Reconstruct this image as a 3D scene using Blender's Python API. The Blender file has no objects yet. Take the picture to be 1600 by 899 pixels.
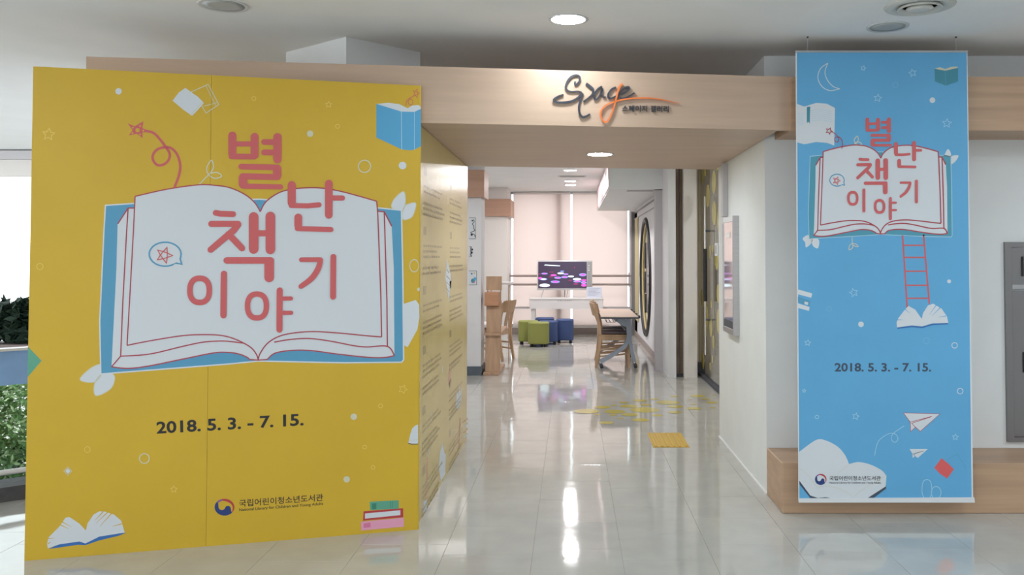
import bpy, bmesh, math, random
import numpy as np
from mathutils import Vector, Matrix
from mathutils.geometry import tessellate_polygon

random.seed(7)
sc = bpy.context.scene
COL = sc.collection
R = math.radians

# ------------------------------------------------------------------ camera
F = 1350.0                      # focal length in pixels of the 1600x899 frame
CX, CY = 893.0, 363.0           # principal point
PITCH = math.atan(0.0289)
EYE = Vector((0, 0, 1.5))
cd = bpy.data.cameras.new('camera')
cam = bpy.data.objects.new('camera', cd)
COL.objects.link(cam)
cam.location = EYE
cam.rotation_euler = (R(90) + PITCH, 0, 0)
cd.sensor_fit = 'HORIZONTAL'
cd.sensor_width = 36
cd.lens = F / 1600 * 36
cd.shift_x = -(CX - 800) / 1600
cd.shift_y = -(449.5 - CY) / 1600
cd.clip_start = 0.05
sc.camera = cam

# ------------------------------------------------------------------ sky, exposure
W = bpy.data.worlds.new('sky')
sc.world = W
W.use_nodes = True
W.node_tree.nodes['Background'].inputs[0].default_value = (0.90, 0.955, 1.0, 1)
W.node_tree.nodes['Background'].inputs[1].default_value = 1.75
sc.view_settings.view_transform = 'Standard'
sc.view_settings.look = 'None'
sc.view_settings.gamma = 1
sc.view_settings.use_curve_mapping = False
sc.view_settings.exposure = 0.80
LAMP = 130.0                    # radiance of the lit downlights


# ------------------------------------------------------------------ rays
def ray(px, py):
    a, b = (px - CX) / F, (CY - py) / F
    c, s = math.cos(PITCH), math.sin(PITCH)
    return Vector((a, c - b * s, s + b * c))


def on_floor(px, py, z=0.0):
    d = ray(px, py)
    return EYE + d * ((z - EYE.z) / d.z)


def at(px, py, Y):
    d = ray(px, py)
    return EYE + d * (Y / d.y)


def on_plane(px, py, p0, n):
    d = ray(px, py)
    return EYE + d * ((p0 - EYE).dot(n) / d.dot(n))


def in_view(p, m=20):
    v = p - EYE
    c, s = math.cos(PITCH), math.sin(PITCH)
    f = v.y * c + v.z * s
    if f < 0.3:
        return False
    u = -v.y * s + v.z * c
    x, y = CX + F * v.x / f, CY - F * u / f
    return -m < x < 1600 + m and -m < y < 899 + m


# ------------------------------------------------------------------ materials
MATS = {}


def mat(name, col, rough=0.55, spec=0.5, metal=0.0, noise=None, bump=None, emit=None, coat=0.0, trans=0.0):
    """noise = (scale, amount[, (sx,sy,sz)]) varies the colour, bump = (scale, strength[, stretch])"""
    m = bpy.data.materials.new(name)
    m.use_nodes = True
    nt = m.node_tree
    b = nt.nodes['Principled BSDF']
    b.inputs['Base Color'].default_value = (*col, 1)
    b.inputs['Roughness'].default_value = rough
    b.inputs['Specular IOR Level'].default_value = spec
    b.inputs['Metallic'].default_value = metal
    b.inputs['Coat Weight'].default_value = coat
    b.inputs['Coat Roughness'].default_value = 0.06
    b.inputs['Transmission Weight'].default_value = trans

    def coords(st):
        tc = nt.nodes.new('ShaderNodeTexCoord')
        mp = nt.nodes.new('ShaderNodeMapping')
        mp.inputs['Scale'].default_value = st
        nt.links.new(tc.outputs['Object'], mp.inputs[0])
        return mp.outputs[0]
    if noise:
        st = noise[2] if len(noise) > 2 else (1, 1, 1)
        n = nt.nodes.new('ShaderNodeTexNoise')
        n.inputs['Scale'].default_value = noise[0]
        n.inputs['Detail'].default_value = 5
        nt.links.new(coords(st), n.inputs['Vector'])
        r = nt.nodes.new('ShaderNodeValToRGB')
        a = noise[1]
        r.color_ramp.elements[0].position = 0.3
        r.color_ramp.elements[1].position = 0.7
        r.color_ramp.elements[0].color = (*[max(0, c * (1 - a)) for c in col], 1)
        r.color_ramp.elements[1].color = (*[min(1, c * (1 + a)) for c in col], 1)
        nt.links.new(n.outputs['Fac'], r.inputs[0])
        nt.links.new(r.outputs[0], b.inputs['Base Color'])
    if bump:
        st = bump[2] if len(bump) > 2 else (1, 1, 1)
        n = nt.nodes.new('ShaderNodeTexNoise')
        n.inputs['Scale'].default_value = bump[0]
        n.inputs['Detail'].default_value = 2
        nt.links.new(coords(st), n.inputs['Vector'])
        bp = nt.nodes.new('ShaderNodeBump')
        bp.inputs['Strength'].default_value = bump[1]
        bp.inputs['Distance'].default_value = 0.01
        nt.links.new(n.outputs['Fac'], bp.inputs['Height'])
        nt.links.new(bp.outputs[0], b.inputs['Normal'])
    if emit:
        b.inputs['Emission Color'].default_value = (*emit[0], 1)
        b.inputs['Emission Strength'].default_value = emit[1]
    MATS[name] = m
    return m


def wood(name, col, amount=0.13, stretch=(0.35, 3, 9), rough=0.42):
    return mat(name, col, rough=rough, noise=(3.0, amount, stretch), bump=(8, 0.02, stretch))


M = {}
M['ceiling'] = mat('ceiling_paint', (0.86, 0.87, 0.87), 0.9, 0.2, noise=(3, 0.02))
M['wall'] = mat('wall_paint', (0.77, 0.785, 0.785), 0.75, 0.3, noise=(4, 0.02), bump=(160, 0.08))
M['wallw'] = mat('wall_paint_warm', (0.74, 0.70, 0.665), 0.8, 0.3)
M['wallb'] = mat('wall_paint_cool', (0.74, 0.74, 0.76), 0.8, 0.3)
M['tile'] = None
M['slab'] = mat('floor_joint', (0.34, 0.31, 0.27), 0.8)
M['beech'] = wood('beech_board', (0.55, 0.395, 0.29), 0.06)
M['beech_dark'] = wood('beech_trim', (0.49, 0.32, 0.205), 0.12)
M['blockwood'] = wood('reddish_block_wood', (0.47, 0.275, 0.19), 0.08)
M['chairwood'] = wood('chair_wood', (0.55, 0.36, 0.215), 0.12, (6, 6, 1))
M['standwood'] = wood('stand_wood', (0.51, 0.325, 0.21), 0.12, (6, 6, 1))
M['standred'] = wood('stand_wood_reddish', (0.52, 0.27, 0.155), 0.1, (1, 6, 6))
M['yellow'] = mat('yellow_print', (0.66, 0.425, 0.032), 0.45, 0.4, noise=(2.5, 0.03))
M['yellow_side'] = mat('yellow_laminate', (0.60, 0.46, 0.15), 0.24, 0.5, noise=(2.0, 0.05))
M['blue_banner'] = mat('blue_banner_print', (0.13, 0.41, 0.69), 0.5, 0.3, noise=(3, 0.03))
M['white'] = mat('white_print', (0.67, 0.71, 0.75), 0.5, 0.4)
M['pale'] = mat('pale_print', (0.64, 0.63, 0.48), 0.5, 0.4)
M['faint'] = mat('faint_yellow_print', (0.83, 0.60, 0.14), 0.5, 0.4)
M['paleblue'] = mat('pale_blue_print', (0.42, 0.66, 0.80), 0.5, 0.4)
M['faintblue'] = mat('faint_blue_print', (0.20, 0.48, 0.72), 0.5, 0.4)
M['coral'] = mat('coral_print', (0.63, 0.125, 0.13), 0.5, 0.4)
M['crimson'] = mat('crimson_line_print', (0.42, 0.06, 0.085), 0.5, 0.4)
M['bookblue'] = mat('book_blue_print', (0.10, 0.34, 0.54), 0.5, 0.4)
M['skyblue'] = mat('sky_blue_print', (0.10, 0.39, 0.66), 0.5, 0.4)
M['teal'] = mat('teal_print', (0.06, 0.27, 0.36), 0.5, 0.4)
M['bannerteal'] = mat('banner_teal_print', (0.085, 0.33, 0.45), 0.5, 0.4)
M['green'] = mat('green_print', (0.12, 0.38, 0.26), 0.5, 0.4)
M['dkgreen'] = mat('dark_green_print', (0.05, 0.22, 0.15), 0.5, 0.4)
M['pink'] = mat('pink_print', (0.80, 0.36, 0.50), 0.5, 0.4)
M['dkpink'] = mat('dark_pink_print', (0.70, 0.20, 0.36), 0.5, 0.4)
M['pinkfaint'] = mat('faded_pink_print', (0.66, 0.40, 0.26), 0.5, 0.4)
M['red'] = mat('red_print', (0.50, 0.05, 0.06), 0.5, 0.4)
M['brightred'] = mat('bright_red_print', (0.72, 0.12, 0.12), 0.5, 0.4)
M['ink'] = mat('black_ink', (0.022, 0.022, 0.026), 0.5, 0.4)
M['inkgrey'] = mat('grey_ink', (0.40, 0.31, 0.12), 0.24, 0.5)
M['navy'] = mat('navy_print', (0.025, 0.05, 0.20), 0.5, 0.4)
M['slate'] = mat('slate_print', (0.06, 0.08, 0.12), 0.5, 0.4)
M['midblue'] = mat('mid_blue_print', (0.04, 0.16, 0.45), 0.5, 0.4)
M['letter'] = mat('sign_navy_letters', (0.04, 0.043, 0.058), 0.4, 0.5)
M['orange'] = mat('sign_orange_letters', (0.80, 0.20, 0.05), 0.4, 0.5)
M['railwhite'] = mat('white_plastic', (0.74, 0.76, 0.78), 0.35, 0.5)
M['steel'] = mat('brushed_steel', (0.50, 0.49, 0.50), 0.38, 0.5, 0.85, noise=(5, 0.05, (1, 1, 12)))
M['steel_dark'] = mat('dark_steel', (0.27, 0.26, 0.265), 0.4, 0.5, 0.7)
M['chrome'] = mat('chrome', (0.7, 0.7, 0.7), 0.15, 0.5, 1.0)
M['greypaint'] = mat('grey_painted_metal', (0.30, 0.34, 0.41), 0.4, 0.5, 0.2)
M['frame'] = mat('grey_frame_paint', (0.52, 0.50, 0.51), 0.5, 0.4)
M['black'] = mat('black_plastic', (0.015, 0.015, 0.017), 0.45, 0.5)
M['charcoal'] = mat('charcoal_rubber', (0.07, 0.075, 0.09), 0.6, 0.4)
M['basegrey'] = mat('dark_grey_skirting', (0.10, 0.125, 0.155), 0.5, 0.4)
M['basewarm'] = mat('brown_grey_skirting', (0.36, 0.30, 0.28), 0.5, 0.4)
M['tabletop'] = mat('beige_laminate', (0.70, 0.53, 0.42), 0.4, 0.5, noise=(6, 0.04))
M['whitetable'] = mat('white_laminate', (0.80, 0.77, 0.755), 0.35, 0.5)
M['olive'] = mat('olive_vinyl', (0.27, 0.29, 0.075), 0.55, 0.4, bump=(90, 0.08))
M['denim'] = mat('navy_vinyl', (0.05, 0.085, 0.22), 0.55, 0.4, bump=(90, 0.08))
M['cushion'] = mat('brown_seat_vinyl', (0.12, 0.085, 0.09), 0.45, 0.5)
M['silver'] = mat('silver_plastic', (0.62, 0.615, 0.62), 0.35, 0.5, 0.2)
M['screen'] = mat('screen_dark', (0.01, 0.01, 0.012), 0.2, 0.5, emit=((0.045, 0.025, 0.06), 0.8))
for nm, c, s in (('glow_white', (0.75, 0.95, 1.0), 1.1), ('glow_blue', (0.25, 0.35, 0.95), 0.9),
                 ('glow_pink', (0.85, 0.10, 0.55), 0.9), ('glow_plum', (0.30, 0.04, 0.16), 0.8)):
    M[nm] = mat('screen_' + nm, (0, 0, 0), 0.3, 0.3, emit=(c, s))
M['lamp'] = mat('lit_lamp_diffuser', (0.9, 0.9, 0.9), 0.5, 0.3, emit=((0.86, 0.945, 1.0), LAMP))
M['lamp_front'] = mat('lit_sign_lamp_diffuser', (0.9, 0.9, 0.9), 0.5, 0.3, emit=((0.86, 0.945, 1.0), LAMP * 0.42))
M['lamp_in'] = mat('lit_corridor_diffuser', (0.9, 0.9, 0.9), 0.5, 0.3, emit=((0.97, 0.95, 0.96), LAMP * 1.35))
M['lampoff'] = mat('unlit_lamp_diffuser', (0.46, 0.48, 0.47), 0.4, 0.5)
M['lampring'] = mat('lamp_trim', (0.66, 0.67, 0.67), 0.35, 0.5)
M['ventwhite'] = mat('vent_enamel', (0.62, 0.62, 0.58), 0.45, 0.5)
M['tactile'] = mat('tactile_yellow', (0.60, 0.385, 0.06), 0.45, 0.5)
M['dot'] = mat('yellow_dot_film', (0.60, 0.50, 0.10), 0.16, 0.5, coat=0.3)
M['bluefilm'] = mat('blue_board', (0.30, 0.52, 0.92), 0.35, 0.5, noise=(5, 0.12))
M['whitetrim'] = mat('white_rail_trim', (0.86, 0.86, 0.86), 0.3, 0.5)
M['curb'] = mat('dark_curb', (0.10, 0.10, 0.105), 0.7, 0.4, noise=(20, 0.15))
M['ledge'] = mat('brown_planter_ledge', (0.15, 0.12, 0.11), 0.6, 0.4)
M['leafdark'] = mat('backlit_leaves', (0.016, 0.034, 0.020), 0.6, 0.3, noise=(4, 0.4))  # backlit shade of the planter shrubs painted into the leaf colour
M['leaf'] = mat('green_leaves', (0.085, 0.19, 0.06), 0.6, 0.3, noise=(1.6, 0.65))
M['leaf_lit'] = mat('painted_lit_leaves', (0.30, 0.42, 0.21), 0.6, 0.3, noise=(2.5, 0.5))
M['soil'] = mat('dark_soil', (0.03, 0.025, 0.02), 0.9)
M['paper'] = mat('white_paper', (0.62, 0.65, 0.76), 0.6, 0.3)
M['pinkpoly'] = mat('glossy_pink_panel', (0.62, 0.52, 0.51), 0.06, 0.8, 0.55, coat=0.6)
M['bulkhead_side'] = mat('bulkhead_pink', (0.74, 0.52, 0.52), 0.35, 0.5)
M['violet'] = mat('violet_ink', (0.25, 0.10, 0.35), 0.5)


def floor_material():
    m = bpy.data.materials.new('cream_vinyl_tile')
    m.use_nodes = True
    nt = m.node_tree
    b = nt.nodes['Principled BSDF']
    g = nt.nodes.new('ShaderNodeNewGeometry')
    oi = nt.nodes.new('ShaderNodeObjectInfo')
    n = nt.nodes.new('ShaderNodeTexNoise')
    n.inputs['Scale'].default_value = 5
    n.inputs['Detail'].default_value = 6
    nt.links.new(g.outputs['Position'], n.inputs['Vector'])
    r = nt.nodes.new('ShaderNodeValToRGB')
    r.color_ramp.elements[0].position = 0.3
    r.color_ramp.elements[1].position = 0.7
    r.color_ramp.elements[0].color = (0.475, 0.465, 0.43, 1)
    r.color_ramp.elements[1].color = (0.525, 0.515, 0.48, 1)
    nt.links.new(n.outputs['Fac'], r.inputs[0])
    hs = nt.nodes.new('ShaderNodeHueSaturation')
    mr = nt.nodes.new('ShaderNodeMapRange')
    mr.inputs['To Min'].default_value = 0.985
    mr.inputs['To Max'].default_value = 1.015
    nt.links.new(oi.outputs['Random'], mr.inputs['Value'])
    nt.links.new(mr.outputs[0], hs.inputs['Value'])
    nt.links.new(r.outputs[0], hs.inputs['Color'])
    nt.links.new(hs.outputs[0], b.inputs['Base Color'])
    b.inputs['Roughness'].default_value = 0.06
    b.inputs['Specular IOR Level'].default_value = 0.6
    b.inputs['IOR'].default_value = 1.52
    n2 = nt.nodes.new('ShaderNodeTexNoise')
    n2.inputs['Scale'].default_value = 2.2
    n2.inputs['Detail'].default_value = 3
    nt.links.new(g.outputs['Position'], n2.inputs['Vector'])
    bp = nt.nodes.new('ShaderNodeBump')
    bp.inputs['Strength'].default_value = 0.16
    bp.inputs['Distance'].default_value = 0.012
    nt.links.new(n2.outputs['Fac'], bp.inputs['Height'])
    nt.links.new(bp.outputs[0], b.inputs['Normal'])
    return m


M['tile'] = floor_material()


def blind_material():
    m = bpy.data.materials.new('translucent_blind')
    m.use_nodes = True
    nt = m.node_tree
    nt.nodes.remove(nt.nodes['Principled BSDF'])
    out = nt.nodes['Material Output']
    t = nt.nodes.new('ShaderNodeBsdfTranslucent')
    d = nt.nodes.new('ShaderNodeBsdfDiffuse')
    t.inputs[0].default_value = (0.86, 0.76, 0.73, 1)
    d.inputs[0].default_value = (0.78, 0.68, 0.65, 1)
    mx = nt.nodes.new('ShaderNodeMixShader')
    mx.inputs[0].default_value = 0.35
    nt.links.new(t.outputs[0], mx.inputs[1])
    nt.links.new(d.outputs[0], mx.inputs[2])
    nt.links.new(mx.outputs[0], out.inputs[0])
    return m


def glass_material(name, col, alpha, rough=0.03):
    """thin pane: mostly see-through with a mirror sheen"""
    m = bpy.data.materials.new(name)
    m.use_nodes = True
    nt = m.node_tree
    nt.nodes.remove(nt.nodes['Principled BSDF'])
    out = nt.nodes['Material Output']
    t = nt.nodes.new('ShaderNodeBsdfTransparent')
    t.inputs[0].default_value = (*col, 1)
    gl = nt.nodes.new('ShaderNodeBsdfGlossy')
    gl.inputs['Roughness'].default_value = rough
    lw = nt.nodes.new('ShaderNodeLayerWeight')
    lw.inputs[0].default_value = 0.5
    fr = nt.nodes.new('ShaderNodeMath')
    fr.operation = 'POWER'
    fr.inputs[1].default_value = 6.0
    nt.links.new(lw.outputs['Facing'], fr.inputs[0])
    ad = nt.nodes.new('ShaderNodeMath')
    ad.operation = 'ADD'
    ad.use_clamp = True
    ad.inputs[1].default_value = alpha
    nt.links.new(fr.outputs[0], ad.inputs[0])
    mx = nt.nodes.new('ShaderNodeMixShader')
    nt.links.new(ad.outputs[0], mx.inputs[0])
    nt.links.new(t.outputs[0], mx.inputs[1])
    nt.links.new(gl.outputs[0], mx.inputs[2])
    nt.links.new(mx.outputs[0], out.inputs[0])
    return m


M['blind'] = blind_material()
M['glass'] = glass_material('clear_glass', (0.93, 0.96, 0.95), 0.02)
M['stile'] = mat('olive_stile', (0.40, 0.36, 0.24), 0.5)
M['glassbrown'] = glass_material('smoky_glass', (0.88, 0.83, 0.78), 0.06)
M['mirror'] = mat('pale_reflection_pane', (0.66, 0.62, 0.61), 0.06, 0.6, coat=0.5)  # reflection of the bright blinds painted in as a pale pane colour


# ------------------------------------------------------------------ object helpers
def tag(o, label=None, cat=None, group=None, kind=None):
    if label:
        o['label'] = label
    if cat:
        o['category'] = cat
    if group:
        o['group'] = group
    if kind:
        o['kind'] = kind
    return o


def thing(name, loc, label, cat, group=None, rz=0.0, kind=None):
    o = bpy.data.objects.new(name, None)
    o.empty_display_size = 0.1
    COL.objects.link(o)
    o.location = loc
    o.rotation_euler = (0, 0, rz)
    return tag(o, label, cat, group, kind)


def copy_tree(o, parent=None):
    c = o.copy()
    COL.objects.link(c)
    if parent:
        c.parent = parent
    for ch in [k for k in COL.objects if k.parent == o]:
        copy_tree(ch, c)
    return c


class MB:
    def __init__(s):
        s.v, s.f, s.mi, s.sm = [], [], [], []

    def add(s, vs, fs, mi=0, smooth=False):
        o = len(s.v)
        s.v += [Vector(v) for v in vs]
        for f in fs:
            s.f.append([o + i for i in f])
            s.mi.append(mi)
            s.sm.append(smooth)
        return s

    def box(s, x0, x1, y0, y1, z0, z1, mi=0, mtx=None):
        vs = [Vector((x, y, z)) for z in (z0, z1) for y in (y0, y1) for x in (x0, x1)]
        if mtx:
            vs = [mtx @ v for v in vs]
        return s.add(vs, [(0, 2, 3, 1), (4, 5, 7, 6), (0, 1, 5, 4), (2, 6, 7, 3), (0, 4, 6, 2), (1, 3, 7, 5)], mi)

    def bbox(s, x0, x1, y0, y1, z0, z1, r=0.01, n=2, mi=0, mtx=None):
        """box with rounded edges"""
        bm = bmesh.new()
        bmesh.ops.create_cube(bm, size=1)
        for v in bm.verts:
            v.co = Vector(((x0 + x1) / 2 + v.co.x * (x1 - x0), (y0 + y1) / 2 + v.co.y * (y1 - y0), (z0 + z1) / 2 + v.co.z * (z1 - z0)))
        bmesh.ops.bevel(bm, geom=list(bm.edges), offset=r, segments=n, affect='EDGES', profile=0.5)
        bm.verts.ensure_lookup_table()
        vs = [v.co.copy() for v in bm.verts]
        if mtx:
            vs = [mtx @ v for v in vs]
        s.add(vs, [[v.index for v in f.verts] for f in bm.faces], mi, n > 1)
        bm.free()
        return s

    def beam(s, p0, p1, w, h, mi=0, up=(0, 0, 1)):
        """square bar from p0 to p1"""
        p0, p1, up = Vector(p0), Vector(p1), Vector(up)
        d = (p1 - p0).normalized()
        a = d.cross(up)
        if a.length < 1e-4:
            a = d.cross(Vector((0, 1, 0)))
        a.normalize()
        b = a.cross(d)
        vs = [p + a * (sx * w / 2) + b * (sy * h / 2) for p in (p0, p1) for sx, sy in ((-1, -1), (1, -1), (1, 1), (-1, 1))]
        return s.add(vs, [(0, 1, 2, 3), (7, 6, 5, 4), (0, 4, 5, 1), (1, 5, 6, 2), (2, 6, 7, 3), (3, 7, 4, 0)], mi)

    def path(s, pts, w, h, mi=0, side=(0, 1, 0), smooth=False):
        """rectangular section swept along a path; side = constant width direction, w may be a list"""
        pts = [Vector(p) for p in pts]
        side = Vector(side).normalized()
        vs, fs = [], []
        n = len(pts)
        for i, p in enumerate(pts):
            d = (pts[min(i + 1, n - 1)] - pts[max(i - 1, 0)]).normalized()
            u = d.cross(side).normalized()
            ww = w[i] if isinstance(w, (list, tuple)) else w
            hh = h[i] if isinstance(h, (list, tuple)) else h
            for a, b in ((-1, -1), (1, -1), (1, 1), (-1, 1)):
                vs.append(p + side * (a * ww / 2) + u * (b * hh / 2))
        for i in range(n - 1):
            o = i * 4
            for k in range(4):
                fs.append((o + k, o + (k + 1) % 4, o + 4 + (k + 1) % 4, o + 4 + k))
        fs += [(0, 3, 2, 1), (n * 4 - 4, n * 4 - 3, n * 4 - 2, n * 4 - 1)]
        return s.add(vs, fs, mi, smooth)

    def tube(s, pts, r, n=8, mi=0, caps=True):
        pts = [Vector(p) for p in pts]
        vs, fs = [], []
        m = len(pts)
        ref = Vector((0.31, 0.22, 0.93))
        for i, p in enumerate(pts):
            d = (pts[min(i + 1, m - 1)] - pts[max(i - 1, 0)]).normalized()
            a = d.cross(ref)
            if a.length < 0.05:
                a = d.cross(Vector((1, 0, 0)))
            a.normalize()
            b = d.cross(a)
            rr = r[i] if isinstance(r, (list, tuple)) else r
            for k in range(n):
                t = 2 * math.pi * k / n
                vs.append(p + a * (rr * math.cos(t)) + b * (rr * math.sin(t)))
        for i in range(m - 1):
            for k in range(n):
                fs.append((i * n + k, i * n + (k + 1) % n, (i + 1) * n + (k + 1) % n, (i + 1) * n + k))
        s.add(vs, fs, mi, True)
        if caps:
            s.add(vs[:n], [list(range(n))[::-1]], mi)
            s.add(vs[-n:], [list(range(n))], mi)
        return s

    def lathe(s, prof, c=(0, 0, 0), n=24, mi=0, mtx=None, smooth=True):
        """prof = [(r, z), ...] turned round the z axis"""
        c = Vector(c)
        vs, fs = [], []
        for r_, z in prof:
            for k in range(n):
                t = 2 * math.pi * k / n
                v = Vector((r_ * math.cos(t), r_ * math.sin(t), z))
                if mtx:
                    v = mtx @ v
                vs.append(c + v)
        for i in range(len(prof) - 1):
            for k in range(n):
                fs.append((i * n + k, i * n + (k + 1) % n, (i + 1) * n + (k + 1) % n, (i + 1) * n + k))
        if prof[0][0] > 1e-5:
            fs.append(list(range(n))[::-1])
        if prof[-1][0] > 1e-5:
            fs.append(list(range((len(prof) - 1) * n, len(prof) * n)))
        return s.add(vs, fs, mi, smooth)

    def prism(s, poly, z0, z1, mi=0):
        """polygon (x,y) raised from z0 to z1"""
        n = len(poly)
        vs = [(x, y, z0) for x, y in poly] + [(x, y, z1) for x, y in poly]
        fs = [list(range(n))[::-1], list(range(n, 2 * n))]
        fs += [(i, (i + 1) % n, n + (i + 1) % n, n + i) for i in range(n)]
        return s.add(vs, fs, mi)

    def solid(s, quad, th, mi=0):
        """four world points given a thickness vector"""
        a = [Vector(q) for q in quad]
        b = [q + Vector(th) for q in a]
        return s.add(a + b, [(0, 1, 2, 3), (7, 6, 5, 4), (0, 4, 5, 1), (1, 5, 6, 2), (2, 6, 7, 3), (3, 7, 4, 0)], mi)

    def build(s, name, mats, parent=None, world=False, origin=None, fix=True):
        """world: the vertices are world coordinates (moved into the parent's or origin's frame)"""
        if not isinstance(mats, (list, tuple)):
            mats = [mats]
        me = bpy.data.meshes.new(name)
        off = Vector((0, 0, 0))
        if world and parent is not None:
            q = parent
            while q is not None:
                off += q.location
                q = q.parent
        if origin is not None:
            off = Vector(origin)
        me.from_pydata([tuple(v - off) for v in s.v], [], s.f)
        for m in mats:
            me.materials.append(m)
        for p, i, sm in zip(me.polygons, s.mi, s.sm):
            p.material_index = i
            p.use_smooth = sm
        if fix:
            bm = bmesh.new()
            bm.from_mesh(me)
            bmesh.ops.recalc_face_normals(bm, faces=bm.faces)
            bm.to_mesh(me)
            bm.free()
        o = bpy.data.objects.new(name, me)
        COL.objects.link(o)
        if parent is not None:
            o.parent = parent
        elif origin is not None:
            o.location = origin
        return o


def struct(name, mb, m, label, cat, origin=(0, 0, 0)):
    return tag(mb.build(name, m, origin=origin), label, cat, kind='structure')


# ------------------------------------------------------------------ printing helpers
def smooth(pts, k=6, closed=False):
    P = [Vector((p[0], p[1], 0)) for p in pts]
    n = len(P)
    out = []
    rng = range(n if closed else n - 1)
    for i in rng:
        if closed:
            a, b, c, d = P[(i - 1) % n], P[i], P[(i + 1) % n], P[(i + 2) % n]
        else:
            a, b, c, d = P[max(i - 1, 0)], P[i], P[i + 1], P[min(i + 2, n - 1)]
        for j in range(k):
            t = j / k
            q = 0.5 * ((2 * b) + (c - a) * t + (2 * a - 5 * b + 4 * c - d) * t * t + (3 * b - a - 3 * c + d) * t ** 3)
            out.append((q.x, q.y))
    if not closed:
        out.append((P[-1].x, P[-1].y))
    return out


_glyph = {}


def text_tris(txt, bold=0.0, spacing=1.0):
    key = (txt, bold, spacing)
    if key in _glyph:
        return _glyph[key]
    c = bpy.data.curves.new('lettering', 'FONT')
    c.body = txt
    c.offset = bold
    c.space_character = spacing
    c.resolution_u = 3
    o = bpy.data.objects.new('lettering', c)
    COL.objects.link(o)
    dg = bpy.context.evaluated_depsgraph_get()
    me = bpy.data.meshes.new_from_object(o.evaluated_get(dg))
    vs = [(v.co.x, v.co.y) for v in me.vertices]
    fs = [list(p.vertices) for p in me.polygons]
    bpy.data.objects.remove(o)
    bpy.data.curves.remove(c)
    bpy.data.meshes.remove(me)
    if not vs:
        vs = [(0, 0), (1, 0), (1, 1), (0, 1)]
        fs = []
    x0, x1 = min(v[0] for v in vs), max(v[0] for v in vs)
    y0, y1 = min(v[1] for v in vs), max(v[1] for v in vs)
    vs = [((x - x0) / (x1 - x0), (y - y0) / (y1 - y0)) for x, y in vs]
    _glyph[key] = (vs, fs)
    return vs, fs


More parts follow.
